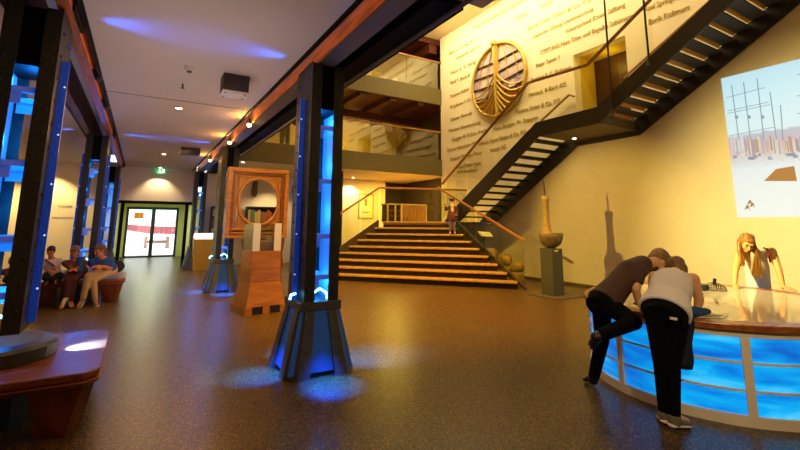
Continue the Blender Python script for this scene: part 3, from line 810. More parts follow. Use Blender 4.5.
for u0 in (-.72, -.38, .38, .72):
    pts_ = []
    for i in range(17):
        v = -.15+1.12*i/16 if abs(u0) > .5 else -.5+1.46*i/16
        pts_.append(ew(u0*sqrt(max(0, 1-v*v)), v, .05))
    obj('meridian', MB().tube(pts_, .022, 6), 'gold', em, True)
for v0, up_ in ((.52, .06), (.2, .1), (-.12, .12), (-.42, .1)):
    for s in (-1, 1):
        ue = sqrt(1-v0*v0)*.97
        pts_ = [ew(s*(.04+(ue-.04)*i/8), v0+up_*(i/8)*(1 if s > 0 else .4)-(.1*(1-i/8)*0), .06) for i in range(9)]
        obj('parallel', MB().tube(pts_, .024, 6), 'emblem_bar', em, True)
hull = MB(); rr = []
for i in range(9):
    v = -.98+.7*i/8
    hw = .9*sqrt(max(0, 1-v*v))*min(1, .55+.45*(1-i/8)) if i else .15
    rr.append((v, hw))
poly = [ew(-h, v, .03) for v, h in rr]+[ew(0, -.05, .03)]+[ew(h, v, .03) for v, h in rr[::-1]]
poly = []
for i in range(25):
    th = pi*(1.12+.76*i/24); poly.append(ew(.98*cos(th), .98*sin(th), .03))
poly += [ew(.55, -.42, .03), ew(.2, -.28, .03), ew(0, .1, .03), ew(-.2, -.3, .03), ew(-.5, -.5, .03)]
obj('hull', MB().prism(poly, (-.03, 0, 0)), 'gold_deep', em, True)
for s in (-1, 1):
    for i in range(6):
        b0 = .12-.16*i
        pts_ = []
        for j in range(11):
            t = j/10; ue = (.90-.06*i)*t
            v = b0-.52*(1-(1-t)**2.2)+.12*t*t
            lim = sqrt(max(0, .93-ue*ue))
            pts_.append(ew(s*(.05+ue), max(v, -lim), .09+.05*(1-t)))
        obj('strake', MB().tube(pts_, .032, 6), 'gold', em, True)

# ------------------------------------------------------------------ projected picture on the wall
A = PX(722, 78, XW-.02); B = PX(737, 217, XW-.02)
ztop, zbot, ya_ = 4.77, 1.815, 4.03
W_ = 3.6
pr = thing('projected_picture', 'pale harbour picture with tall ship masts shown on the wall', 'picture', (XW, ya_-W_/2, zbot))
obj('sheet', MB().box((XW-.012, ya_-W_, zbot), (XW, ya_, ztop)), 'projected_harbour', pr, True)
def pq(px, py): return PX(px, py, XW-.016)
def strip(p, q, w, m, nm): obj(nm, MB().bar(pq(*p), pq(*q), w, .004, (1,0,0)), m, pr, True)
for a, b in (((731.5, 85), (739, 140)), ((743.5, 82), (750.5, 140)), ((757, 78.5), (764, 140)), ((770, 92), (776.5, 140)), ((780.5, 105), (783, 140))):
    strip(a, b, .016, 'pic_mast', 'mast')
for a, b in (((726, 98), (764.5, 87.5)), ((727.5, 111), (769, 102)), ((727.5, 113.5), (770, 104.5)), ((729, 136), (775, 127)), ((797, 75), (803, 74)), ((797, 96), (803, 95.5)), ((797, 113.5), (803, 113))):
    strip(a, b, .012, 'pic_mast', 'yard')
for x in (734.5, 747, 760.5): obj('top', MB().box(*(lambda p: ((p.x, p.y-.025, p.z-.035), (p.x+.004, p.y+.025, p.z+.035)))(pq(x+2, 117))), 'pic_mast', pr, True)
random.seed(3)
for i in range(110):
    x = 730+i*1.7; y0 = 139+random.uniform(-4, 2); y1 = 152+random.uniform(-2, 6)
    p = pq(x, y0); q = pq(x+random.uniform(2, 4.5), y1)
    obj('house', MB().box((XW-.014, q.y, q.z), (XW-.0115, p.y, p.z)), random.choice(('pic_house', 'pic_house_b', 'pic_house_c', 'pic_white')), pr, True)
for i in range(66):
    x = 733+i*2.5; y0 = 157+random.uniform(-3, 3)
    p = pq(x, y0); w_ = random.uniform(.02, .09)
    obj('small_boat', MB().box((XW-.015, p.y-w_, p.z-.03), (XW-.0115, p.y, p.z+.03)), random.choice(('pic_white', 'pic_white', 'pic_house_b')), pr, True)
hp = [pq(764, 181), pq(776, 169), pq(794, 166), pq(797, 181)]
obj('hull', MB().prism(hp, (.003, 0, 0)), 'pic_hull', pr, True)
for x, y in ((747, 207), (752, 204.5), (749.5, 202)):
    obj('bird', MB().prism([pq(x-2.4, y+3), pq(x-.5, y-2), pq(x+1.6, y-1.5), pq(x+3, y+4), pq(x+1.2, y+1)], (.003, 0, 0)), 'pic_hull', pr, True)
# ------------------------------------------------------------------ benches round the left columns
def make_bench(label, loc):
    b = thing('bench', label, 'bench', loc)
    h = .86; c = .14
    def octo(h, c, z): return [(-h+c,-h,z),(h-c,-h,z),(h,-h+c,z),(h,h-c,z),(h-c,h,z),(-h+c,h,z),(-h,h-c,z),(-h,-h+c,z)]
    def ringm(h0, c0, z0, h1, c1, z1, hi):
        m = MB(); A = octo(h0, c0, z0); B = octo(h1, c1, z1); C_ = octo(hi, .2, z1); D = octo(hi, .2, z0)
        return m.rings([A, B, C_, D], False, True)
    obj('seat', ringm(.79, .1, .425, .80, .1, .485, .39), 'bench_wood', b, bevel=.012)
    obj('apron', ringm(.78, .09, .375, .82, .1, .42, .40), 'bench_wood', b, bevel=.01)
    for sx in (-1, 1):
        for sy in (-1, 1):
            t = [(sx*.77, sy*.68), (sx*.70, sy*.76), (sx*.36, sy*.68), (sx*.46, sy*.44)]
            q = [(sx*.69, sy*.58), (sx*.61, sy*.68), (sx*.42, sy*.6), (sx*.48, sy*.44)]
            obj('leg', MB().rings([[(x, y, 0) for x, y in q], [(x, y, .38) for x, y in t]]), 'bench_leg_wood', b)
    return b
b1 = make_bench('red brown wooden bench around the near column at the left edge', (XL+.0, ROWY[0], 0))
b2 = dup(b1, (XL, 11.72, 0), label='red brown wooden bench with four visitors sitting on it')

be = thing('bench', 'end piece of red brown bench left of the visitors, mostly behind the near column', 'bench', (-2.3, 11.4, 0))
obj('seat', MB().box((-2.75, 10.95, .425), (-1.87, 12.2, .485)), 'bench_wood', be, True, bevel=.012)
obj('apron', MB().box((-2.73, 10.97, .375), (-1.89, 12.18, .424)), 'bench_wood', be, True)
for x in (-2.65, -2.05): obj('leg', MB().box((x, 11.1, 0), (x+.1, 12.0, .374)), 'bench_leg_wood', be, True)
# ------------------------------------------------------------------ wooden frame with the round opening
fr = thing('window_frame_exhibit', 'orange wooden square frame with a round opening on carved legs', 'exhibit', (2.24, 10.05, 0))
FX0, FX1, FZ0, FZ1, FY = 1.57, 2.91, 1.31, 2.87, 10.0
cxh, czh, rh, rv_ = 2.265, 2.12, .445, .53
def sq_ring(a, b, y0, y1):                 # square border between insets a and b
    m = MB()
    X0, X1, Z0, Z1 = FX0+a, FX1-a, FZ0+a, FZ1-a; x0, x1, z0, z1 = FX0+b, FX1-b, FZ0+b, FZ1-b
    o = [(X0,Z0),(X1,Z0),(X1,Z1),(X0,Z1)]; i = [(x0,z0),(x1,z0),(x1,z1),(x0,z1)]
    for k in range(4):
        j = (k+1) % 4
        m.hexa([(o[k][0],y0,o[k][1]),(o[j][0],y0,o[j][1]),(i[j][0],y0,i[j][1]),(i[k][0],y0,i[k][1]),(o[k][0],y1,o[k][1]),(o[j][0],y1,o[j][1]),(i[j][0],y1,i[j][1]),(i[k][0],y1,i[k][1])])
    return m
obj('outer_moulding', sq_ring(0, .09, FY-.06, FY+.16), 'orange_wood', fr, True, bevel=.012)
obj('middle_moulding', sq_ring(.09, .155, FY-.02, FY+.12), 'groove_wood', fr, True, bevel=.01)
obj('inner_moulding', sq_ring(.155, .21, FY+.015, FY+.1), 'orange_wood', fr, True, bevel=.01)
N = 64; m = MB(); sq = []
for k in range(N):
    a = 2*pi*k/N+pi/4; c_, s_ = cos(a), sin(a); q = max(abs(c_), abs(s_))
    sq.append((cxh+(FX1-.2-cxh)*c_/q, (FZ0+FZ1)/2+(FZ1-.2-(FZ0+FZ1)/2)*s_/q, cxh+rh*c_, czh+rv_*s_))
m.rings([[(p[0], FY+.04, p[1]) for p in sq], [(p[2], FY+.04, p[3]) for p in sq], [(p[2], FY+.09, p[3]) for p in sq], [(p[0], FY+.09, p[1]) for p in sq]], False, True)
obj('panel', m, 'orange_wood_v', fr, True)
obj('round_rim', MB().tube([(cxh+rh*cos(2*pi*k/48), FY+.03, czh+rv_*sin(2*pi*k/48)) for k in range(48)], .04, 8, True), 'orange_wood', fr, True, smooth=True)
for z, dy in ((1.50, -.05), (1.42, -.08)):
    obj('sill', MB().box((FX0+.12, FY+dy, z-.02), (FX1-.12, FY+.02, z+.025)), 'orange_wood', fr, True, bevel=.008)
mat('carved_leg', '#6b3516', .5, noise=.3, nscale=12)
for x in (2.05, 2.80):
    lg = MB().lathe([(.10, 0), (.10, .08), (.06, .12), (.085, .35), (.05, .5), (.09, .75), (.06, .95), (.10, 1.2), (.10, 1.37)], (x, FY+.06, 0), 14)
    obj('leg', lg, 'carved_leg', fr, True, smooth=True)
obj('stretcher', MB().bar((2.05, FY+.06, .2), (2.8, FY+.06, .2), .07, .07), 'carved_leg', fr, True)

# ------------------------------------------------------------------ flared wooden pedestal with the glass case
wp = thing('display_pedestal', 'orange wooden pedestal flaring at the foot with two lifting slots', 'pedestal', (2.06, 8.68, 0), radians(8))
def sqr(h, z): return [(-h,-h,z),(h,-h,z),(h,h,z),(-h,h,z)]
b = MB().rings([sqr(.30, .12), sqr(.355, .0+.12), sqr(.29, .56), sqr(.295, .6), sqr(.275, 1.12), sqr(.2, 1.12)])
obj('body', MB().rings([sqr(.37, .13), sqr(.29, .58), sqr(.275, 1.12)]), 'orange_wood', wp, bevel=.006)
obj('seam', MB().rings([sqr(.298, .57), sqr(.298, .59)]), 'orange_wood', wp)
f = MB()
for y0, y1 in ((-.385, -.36), (.36, .385)):
    for x0, x1 in ((-.385, -.27), (-.06, .06), (.27, .385)): f.box((x0, min(y0, -.385) if y0 < 0 else y0, 0), (x1, y1, .13))
f2 = MB()
for x0, x1 in ((-.385, -.26), (-.06, .07), (.27, .385)): f2.box((x0, -.385, 0), (x1, .385, .132))
obj('runner', f2, 'orange_wood', wp)
obj('slot_lining', MB().box((-.27, -.36, .0), (.28, .36, .125)), 'black_plastic', wp)
gc = thing('glass_case', 'clear glass case with frosted sides standing on the wooden pedestal', 'case', (2.06, 8.68, 1.12), radians(8))
def frosted(name, tint, a):
    m_ = bpy.data.materials.new(name); m_.use_nodes = True; nt = m_.node_tree; nt.nodes.clear()
    o = nt.nodes.new('ShaderNodeOutputMaterial'); mx = nt.nodes.new('ShaderNodeMixShader'); t = nt.nodes.new('ShaderNodeBsdfTransparent'); d_ = nt.nodes.new('ShaderNodeBsdfDiffuse')
    d_.inputs['Color'].default_value = lin(tint); mx.inputs[0].default_value = a
    nt.links.new(t.outputs[0], mx.inputs[1]); nt.links.new(d_.outputs[0], mx.inputs[2]); nt.links.new(mx.outputs[0], o.inputs[0]); MATS[name] = m_
frosted('frosted_glass', '#eef2ea', .55)
for x0, x1 in ((-.275, -.14), (.14, .275)): obj('side_panel', MB().box((x0, -.27, 0), (x1, -.255, .52)), 'frosted_glass', gc)
obj('back_glass', MB().box((-.27, .25, 0), (.27, .26, .5)), 'case_glass', gc)
for x in (-.275, .265): obj('end_glass', MB().box((x, -.25, 0), (x+.01, .25, .5)), 'case_glass', gc)
sb = solo('stone_block', xform(MB().box((-.22, -.18, 1.125), (.22, .18, 1.30)), Matrix.Translation((2.06, 8.68, 0)) @ Matrix.Rotation(radians(8), 4, 'Z')), 'speckled_stone', 'speckled grey brown block inside the glass case', 'stone', bevel=.01)

# ------------------------------------------------------------------ lectern, bookcases, wall pieces behind
lc = thing('info_lectern', 'brass coloured lectern with a glowing white top near the exit', 'lectern', (2.02, 17.05, 0))
obj('body', MB().hexa([(-.33,-.25,0),(.33,-.25,0),(.33,.25,0),(-.33,.25,0),(-.36,-.28,1.08),(.36,-.28,1.08),(.36,.28,1.14),(-.36,.28,1.14)]), 'brass_panel', lc, bevel=.01)
obj('screen', MB().hexa([(-.34,-.27,1.09),(.34,-.27,1.09),(.34,.27,1.15),(-.34,.27,1.15),(-.32,-.26,1.13),(.32,-.26,1.13),(.32,.25,1.28),(-.32,.25,1.28)]), 'lit_panel', lc)
def bookcase(label, x0, x1, y, z0, z1, rows, cols):
    s = thing('bookcase', label, 'bookcase', ((x0+x1)/2, y, 0))
    obj('back', MB().box((x0, y+.28, 0), (x1, y+.31, z1)), 'shelf_dark', s, True)
    for x in (x0, x1-.05): obj('side', MB().box((x, y, 0), (x+.05, y+.28, z1)), 'shelf_dark', s, True)
    for k in range(rows+1):
        z = z0+(z1-z0)*k/rows; obj('shelf', MB().box((x0+.05, y, z-.04), (x1-.05, y+.28, z)), 'shelf_dark', s, True)
    obj('base', MB().box((x0+.05, y+.02, 0), (x1-.05, y+.28, z0-.04)), 'shelf_dark', s, True)
    return s
def books(x0, x1, y, z0, z1, rows, where):
    random.seed(21)
    ordn = ('first', 'second', 'third', 'fourth', 'fifth', 'sixth', 'seventh', 'eighth', 'ninth')
    for k in range(rows):
        z = z0+(z1-z0)*k/rows; x = x0+.07; i = 0; hh = (z1-z0)/rows
        while x < x1-.20 and i < 9:
            w_ = random.uniform(.07, .13); h_ = hh*random.uniform(.66, .85); c_ = random.randrange(5)
            solo('book', MB().box((x, y+.03, z+.001), (x+w_, y+.22, z+h_)), 'book_%d' % c_, '%s book from the left, %s shelf, %s' % (ordn[i], ('bottom', 'middle', 'top')[k], where), 'book', 'volumes in the bookcases')
            x += w_+.012; i += 1
bookcase('dark bookcase with coloured books seen through the round opening', 3.66, 4.86, 18.2, 1.0, 2.33, 2, 8)
books(3.66, 4.86, 18.2, 1.0, 2.33, 2, 'bookcase seen through the round opening')
bookcase('narrow dark bookcase beside the second column', 2.32, 2.78, 18.2, 1.15, 2.3, 3, 3)
books(2.32, 2.78, 18.2, 1.15, 2.3, 3, 'narrow bookcase beside the second column')
wo = thing('wall_carving', 'dark brown carved piece hanging on the wall behind the round opening', 'carving', (4.0, 18.5, 2.75))
m = MB().loft([(Vector((3.98+dx, 18.52, z)), Vector((1,0,0)), Vector((0,1,0)), rx, .06) for dx, z, rx in ((.02, 2.75, .03), (.0, 2.85, .1), (-.04, 2.98, .1), (.03, 3.15, .075), (.02, 3.4, .1), (.05, 3.6, .05))], 12)
obj('figure', m, 'carved_wood', wo, True, smooth=True)
obj('backboard', MB().box((3.9, 18.57, 2.8), (4.1, 18.6, 3.58)), 'shelf_dark', wo, True)
ws = thing('wall_spotlight', 'black spotlight on an arm near the dark carved piece', 'spotlight', (4.55, 18.4, 3.5))
obj('arm', MB().tube([(4.45, 18.4, 3.62), (4.45, 18.4, 3.5)], .015), 'black_plastic', ws, True)
obj('head', MB().tube([(4.40, 18.38, 3.52), (4.7, 18.36, 3.36)], [.05, .07], 12), 'black_plastic', ws, True)
wn = thing('wall_notice', 'small dark notice on the wall right of the wooden frame', 'notice', PY(294, 190, 18.55))
a = PY(292.5, 186, 18.57); b = PY(296, 194, 18.57)
obj('board', MB().box((a.x, 18.57, b.z), (b.x, 18.6, a.z)), 'dark_box', wn, True)
obj('sheet', MB().box((a.x+.03, 18.565, b.z+.05), (b.x-.03, 18.57, a.z-.05)), 'print_paper', wn, True)

# framed print below the gallery
fp = thing('framed_print', 'tall framed print with pale green mount on the wall left of the stairs', 'picture', PY(366, 219, 17.18))
a = PY(358.6, 193.6, 17.19); b = PY(373.2, 218.6, 17.19)
x0, x1, z0, z1 = a.x, b.x, b.z, a.z
for q in ((x0, z0, x1, z0+.04), (x0, z1-.04, x1, z1), (x0, z0+.04, x0+.04, z1-.04), (x1-.04, z0+.04, x1, z1-.04)):
    obj('frame', MB().box((q[0], 17.165, q[1]), (q[2], 17.2, q[3])), 'frame_green', fp, True)
obj('mount', MB().box((x0+.04, 17.185, z0+.04), (x1-.04, 17.2, z1-.04)), 'print_paper', fp, True)
obj('drawing', MB().box((x0+.3, 17.18, z0+.55), (x0+.42, 17.186, z0+.85)).box((x0+.2, 17.18, z0+.25), (x1-.2, 17.186, z0+.29)), 'print_ink', fp, True)

# wooden crate display on the landing
LZ = TOP
ck = thing('wooden_crate', 'large wooden crate with pale edges standing on the landing behind the rail', 'crate', (8.35, 13.9, LZ))
a = PY(387.5, 205, 13.6); b = PY(427, 219, 13.6)
X0, X1, Z1 = a.x, b.x, 2.40
xm1, xm2 = X0+.32, X0+.58
obj('side_board', MB().box((xm2+.05, 13.62, LZ), (X1-.05, 14.1, Z1-.05)), 'crate_wood', ck, True)
obj('shelf_box', MB().box((X0+.05, 13.75, LZ), (xm2, 14.1, Z1-.05)), 'crate_dark', ck, True)
for k in (1, 2): obj('shelf', MB().box((X0+.05, 13.62, LZ+.2*k), (xm2, 13.75, LZ+.2*k+.02)), 'crate_wood', ck, True)
for x in (X0, xm1, xm2, X1-.05): obj('edge', MB().box((x, 13.6, LZ), (x+.05, 13.66, Z1)), 'crate_edge', ck, True)
obj('top_edge', MB().box((X0, 13.6, Z1-.05), (X1, 14.12, Z1)), 'crate_edge', ck, True)

# ------------------------------------------------------------------ boat-shaped carving on the grey pedestal
gp = thing('pedestal', 'plain grey square pedestal on a thin floor plate by the cream wall', 'pedestal', (8.51, 7.15, 0))
obj('plinth', MB().box((-.45, -.5, 0), (.45, .35, .018)), 'grey_plate', gp)
obj('block', MB().box((-.18, -.18, .018), (.18, .18, 1.09)), 'grey_pedestal', gp, bevel=.006)
obj('label_plate', MB().box((-.10, -.188, 1.02), (.02, -.18, 1.06)), 'print_paper', gp)
cv = thing('boat_carving', 'carved boat shaped vessel with a tall neck and thin rod on the grey pedestal', 'sculpture', (8.51, 7.15, 1.092))
ax = RH; ay = FH
secs = []
for z, rx, ry, off in ((0, .07, .06, 0), (.03, .13, .11, .01), (.1, .22, .17, .02), (.2, .265, .19, .015), (.28, .285, .19, .02), (.36, .29, .17, .02), (.345, .24, .12, .02), (.30, .15, .08, .02)):
    secs.append((ax*off+Vector((0,0,z)), ax, ay, rx, ry))
obj('hull', MB().loft(secs, 28), 'carved_wood', cv, smooth=True)
secs = []
for z, rx, off in ((.25, .2, -.02), (.36, .13, -.06), (.46, .095, -.07), (.62, .075, -.075), (.9, .068, -.075), (1.10, .072, -.072), (1.14, .088, -.072), (1.24, .09, -.072), (1.25, .06, -.07)):
    secs.append((ax*off+Vector((0,0,z)), ax, ay, rx, rx))
obj('neck', MB().loft(secs, 20), 'carved_pale', cv, smooth=True)
obj('rod', MB().tube([ax*-.07+Vector((0,0,1.2)), ax*-.09+Vector((0,0,1.42)), ax*-.10+Vector((0,0,1.64))], [.02, .018, .01]), 'rod_dark', cv)

# panel and bollards beside the stairs
ip = thing('info_stand', 'slim stand with a tilted white panel beside the stairs, behind the glass', 'stand', (9.3, 10.3, 0))
c = PX(484, 234, 9.3)
obj('post', MB().tube([(9.3, c.y, 0), (9.3, c.y, c.z-.02)], .02), 'dark_steel', ip, True)
obj('foot', MB().lathe([(.18, 0), (.18, .02), (0, .02)], (9.3, c.y, 0)), 'dark_steel', ip, True)
obj('panel', MB().prism([c-RH*.22+Vector((0,0,.07))-FH*.02, c+RH*.18+Vector((0,0,.05)), c+RH*.24-Vector((0,0,.08))-FH*.15, c-RH*.14-Vector((0,0,.07))-FH*.15], (0, 0, .015)), 'paper_white', ip, True)
for px, py, lb in ((491, 248, 'ochre rounded bollard beside the stairs, farthest of three behind the glass'), (505, 254, 'ochre rounded bollard beside the stairs, middle of three behind the glass'), (516.5, 262, 'ochre rounded bollard beside the stairs, nearest of three behind the glass')):
    p = PX(px, py, 9.15); h = p.z
    bo = thing('bollard', lb, 'bollard', (p.x, p.y, 0), 0, 'bollards beside the stairs')
    obj('body', MB().lathe([(.17, 0), (.19, .1), (.19, h*.45), (.17, h*.6)], n=24), 'ochre', bo, smooth=True)
    obj('cap', MB().lathe([(.17, h*.6), (.20, h*.66), (.21, h*.8), (.17, h*.95), (.09, h), (0, h)], n=24), 'ochre', bo, smooth=True)

# ------------------------------------------------------------------ the lit map table
TC = Vector((5.72, 2.55, 0)); TD = Vector((.98, .2, 0)).normalized(); TN = Vector((-TD.y, TD.x, 0))
TA, TB, TH = 1.52, 1.26, .80
def te(a, s=0, z=0): return TC+TD*((TA+s)*cos(a))+TN*((TB+s)*sin(a))+Vector((0,0,z))
tb = thing('map_table', 'oval exhibit table with glossy map top and glowing blue sea panels', 'table', TC)
n = 128; A_ = [2*pi*i/n for i in range(n)]
def band(s0, s1, z0, z1, a0=None, a1=None, k=n):
    if a0 is None:
        return MB().rings([[te(a, s0, z0) for a in A_], [te(a, s1, z0) for a in A_], [te(a, s1, z1) for a in A_], [te(a, s0, z1) for a in A_]], False, True)
    aa = [a0+(a1-a0)*i/k for i in range(k+1)]
    return MB().rings([[te(a, s0, z0), te(a, s1, z0), te(a, s1, z1), te(a, s0, z1)] for a in aa])
obj('plinth', band(-.1, .015, 0, .085), 'table_white', tb, True)
obj('upper_band', band(-.1, .01, .70, .752), 'table_white', tb, True)
obj('rim', band(-.14, .05, .755, .81), 'rim_wood', tb, True, bevel=.008)
m = MB().prism([te(a, -.14, .76) for a in A_], (0, 0, .046)); obj('top', m, 'table_top', tb, True)
# post angles: two of them are seen in the photograph
def ang_of(px, py):
    p = PZ(px, py, 0)-TC; return math.atan2(p.dot(TN)/TB, p.dot(TD)/TA)
a1 = ang_of(757, 431); a2 = ang_of(624, 391.5)
if a1 < 0: a1 += 2*pi
if a2 < 0: a2 += 2*pi
dl = a1-a2
posts = [a1-dl*k for k in range(-3, 6)]
cnt = max(3, round(2*pi/abs(dl))); dl2 = 2*pi/cnt*(1 if dl > 0 else -1)
posts = [a1-dl*0-0*0, a1-dl]
rest = 2*pi-abs(dl); m_ = max(1, round(rest/abs(dl)))
posts = [a1]+[a1+(rest/m_)*k*(1 if dl > 0 else -1) for k in range(1, m_)]+[a1-dl]
posts = sorted(a % (2*pi) for a in posts)
for i, a in enumerate(posts):
    b_ = posts[(i+1) % len(posts)]
    if b_ < a: b_ += 2*pi
    w_ = .035/((TA+TB)/2)
    obj('post', band(-.08, .012, .086, .70, a-w_, a+w_, 3), 'table_white', tb, True)
    obj('sea_panel', band(-.05, -.015, .086, .70, a+w_, b_-w_, 20), 'sea_print', tb, True)
    for z in (.275, .495):
        obj('glazing_bar', band(-.014, .006, z-.009, z+.009, a+w_, b_-w_, 20), 'table_white', tb, True)
# things lying on the table
sh = thing('table_map_sheet', 'pale printed sheet lying near the table edge beside the blue cloth', 'sheet', PZ(718, 318, .81))
cs = [PZ(700, 312.5, .8125), PZ(729, 314.5, .8125), PZ(722, 318.5, .8125), PZ(697, 317.5, .8125)]
obj('paper', MB().prism(cs, (0, 0, .002)), 'table_sheet', sh, True)
obj('printing', MB().prism([PZ(703, 313.3, .8147), PZ(725, 315.1, .8147), PZ(719, 317.6, .8147), PZ(701, 316.7, .8147)], (0, 0, .0006)), 'sheet_line', sh, True)
md = thing('table_model', 'grey lattice model with a dark upright standing on the far side of the table', 'model', PZ(712, 290, .81))
p0 = PZ(704, 290.5, .81); p1 = PZ(728, 291.5, .81); up_ = Vector((0,0,1))
dv = (p1-p0); bk_ = Vector((-dv.y, dv.x, 0)).normalized()
if bk_.dot(FH) < 0: bk_ = -bk_
obj('deck', MB().prism([p0, p1, p1+bk_*.1, p0+bk_*.1], (0,0,.012)), 'model_grey', md, True)
g_ = MB()
for i in range(11):
    q = p0+dv*(i/10)+bk_*.05; h_ = .03+.07*sin(pi*(i+.8)/11.6)
    g_.bar(q, q+up_*h_, .008, .03, bk_)
    if i < 10:
        q2 = p0+dv*((i+1)/10)+bk_*.05; h2 = .03+.07*sin(pi*(i+1.8)/11.6)
        for f_ in (.35, .7, 1): g_.bar(q+up_*h_*f_, q2+up_*h2*f_, .008, .008)
obj('lattice', g_, 'model_grey', md, True)
q = p0+dv*.45
obj('mast', MB().bar(q+up_*.08, q+up_*.155+dv*.06, .03, .03, bk_), 'black_plastic', md, True)
obj('end_block', MB().box(tuple(p0-Vector((.03,.03,0))), tuple(p0+Vector((.06,.06,.07)))), 'black_plastic', md, True)
lamp('POINT', 'table_led', (TC.x, TC.y, .3), '#1583ff', 0.01, .2)
# blue floor spill from the glowing panels comes from their own light
# ------------------------------------------------------------------ people
Z = Vector((0, 0, 1))
def hand(mb, wrist, d, palm_n, side, curl=.5, s=1.0):
    """palm, four bent fingers, thumb; d = finger direction, palm_n = outward back-of-hand normal, side = thumb side"""
    d = d.normalized(); n = (palm_n-d*palm_n.dot(d)).normalized(); x = d.cross(n).normalized()*side
    for k, o in enumerate((-.026, -.009, .009, .026)):
        mb.chain([wrist+x*o*.7*s, wrist+d*.085*s+x*o*1.05*s], [.017*s, .0145*s], 8)
    for o, L in ((.028, .070), (.010, .078), (-.009, .074), (-.027, .058)):
        a = wrist+d*.085*s+x*o*s; dd = d
        pts = [a]
        for j in range(3):
            dd = (dd-n*curl*(.25+.25*j)).normalized(); pts.append(pts[-1]+dd*L*s*(.45, .32, .23)[j])
        mb.chain(pts, [.0095*s, .009*s, .0082*s, .007*s], 8)
    t0 = wrist+d*.03*s+x*.026*s
    mb.chain([t0, t0+(d*.5+x*.8).normalized()*.04*s, t0+(d*.5+x*.8).normalized()*.04*s+(d*.9+x*.3).normalized()*.032*s], [.013*s, .011*s, .009*s], 8)
def head_mb(mb, c, f, up, s=1.0):
    f = f.normalized(); up = (up-f*up.dot(f)).normalized(); r = f.cross(up)
    A = (r, f, up)
    q = lambda x, y, z: c+r*x*s+f*y*s+up*z*s
    mb.ball(q(0, -.012, .025), (.074*s, .093*s, .092*s), 20, 14, A)
    mb.ball(q(0, .022, -.045), (.056*s, .066*s, .068*s), 16, 10, A)
    mb.ball(q(0, .062, -.09), (.028*s, .024*s, .02*s), 12, 8, A)              # chin
    mb.caps(q(0, .088, .02), q(0, .108, -.022), .011*s, .015*s, 8)           # nose
    for e in (-1, 1):
        mb.ball(q(e*.078, -.005, -.01), (.012*s, .022*s, .034*s), 10, 6, A)   # ears
        mb.ball(q(e*.032, .078, .035), (.026*s, .014*s, .010*s), 10, 6, A)    # brow
        mb.ball(q(e*.042, .062, -.025), (.024*s, .022*s, .022*s), 10, 6, A)   # cheek
    mb.ball(q(0, .084, -.062), (.024*s, .012*s, .009*s), 10, 6, A)            # lips
    return q, r, f, up
def torso_secs(spine, right, radii, fwd=None):
    secs = []
    for i, p in enumerate(spine):
        t = (spine[min(i+1, len(spine)-1)]-spine[max(i-1, 0)]).normalized()
        rt = right[i] if isinstance(right, list) else right
        rt = (rt-t*rt.dot(t)).normalized(); fw = t.cross(rt)
        secs.append((p, rt, fw, radii[i][0], radii[i][1]))
    return secs
def lerp3(pts, t):
    n_ = len(pts)-1; x = min(max(t, 0), .9999)*n_; i = int(x); return pts[i].lerp(pts[i+1], x-i)

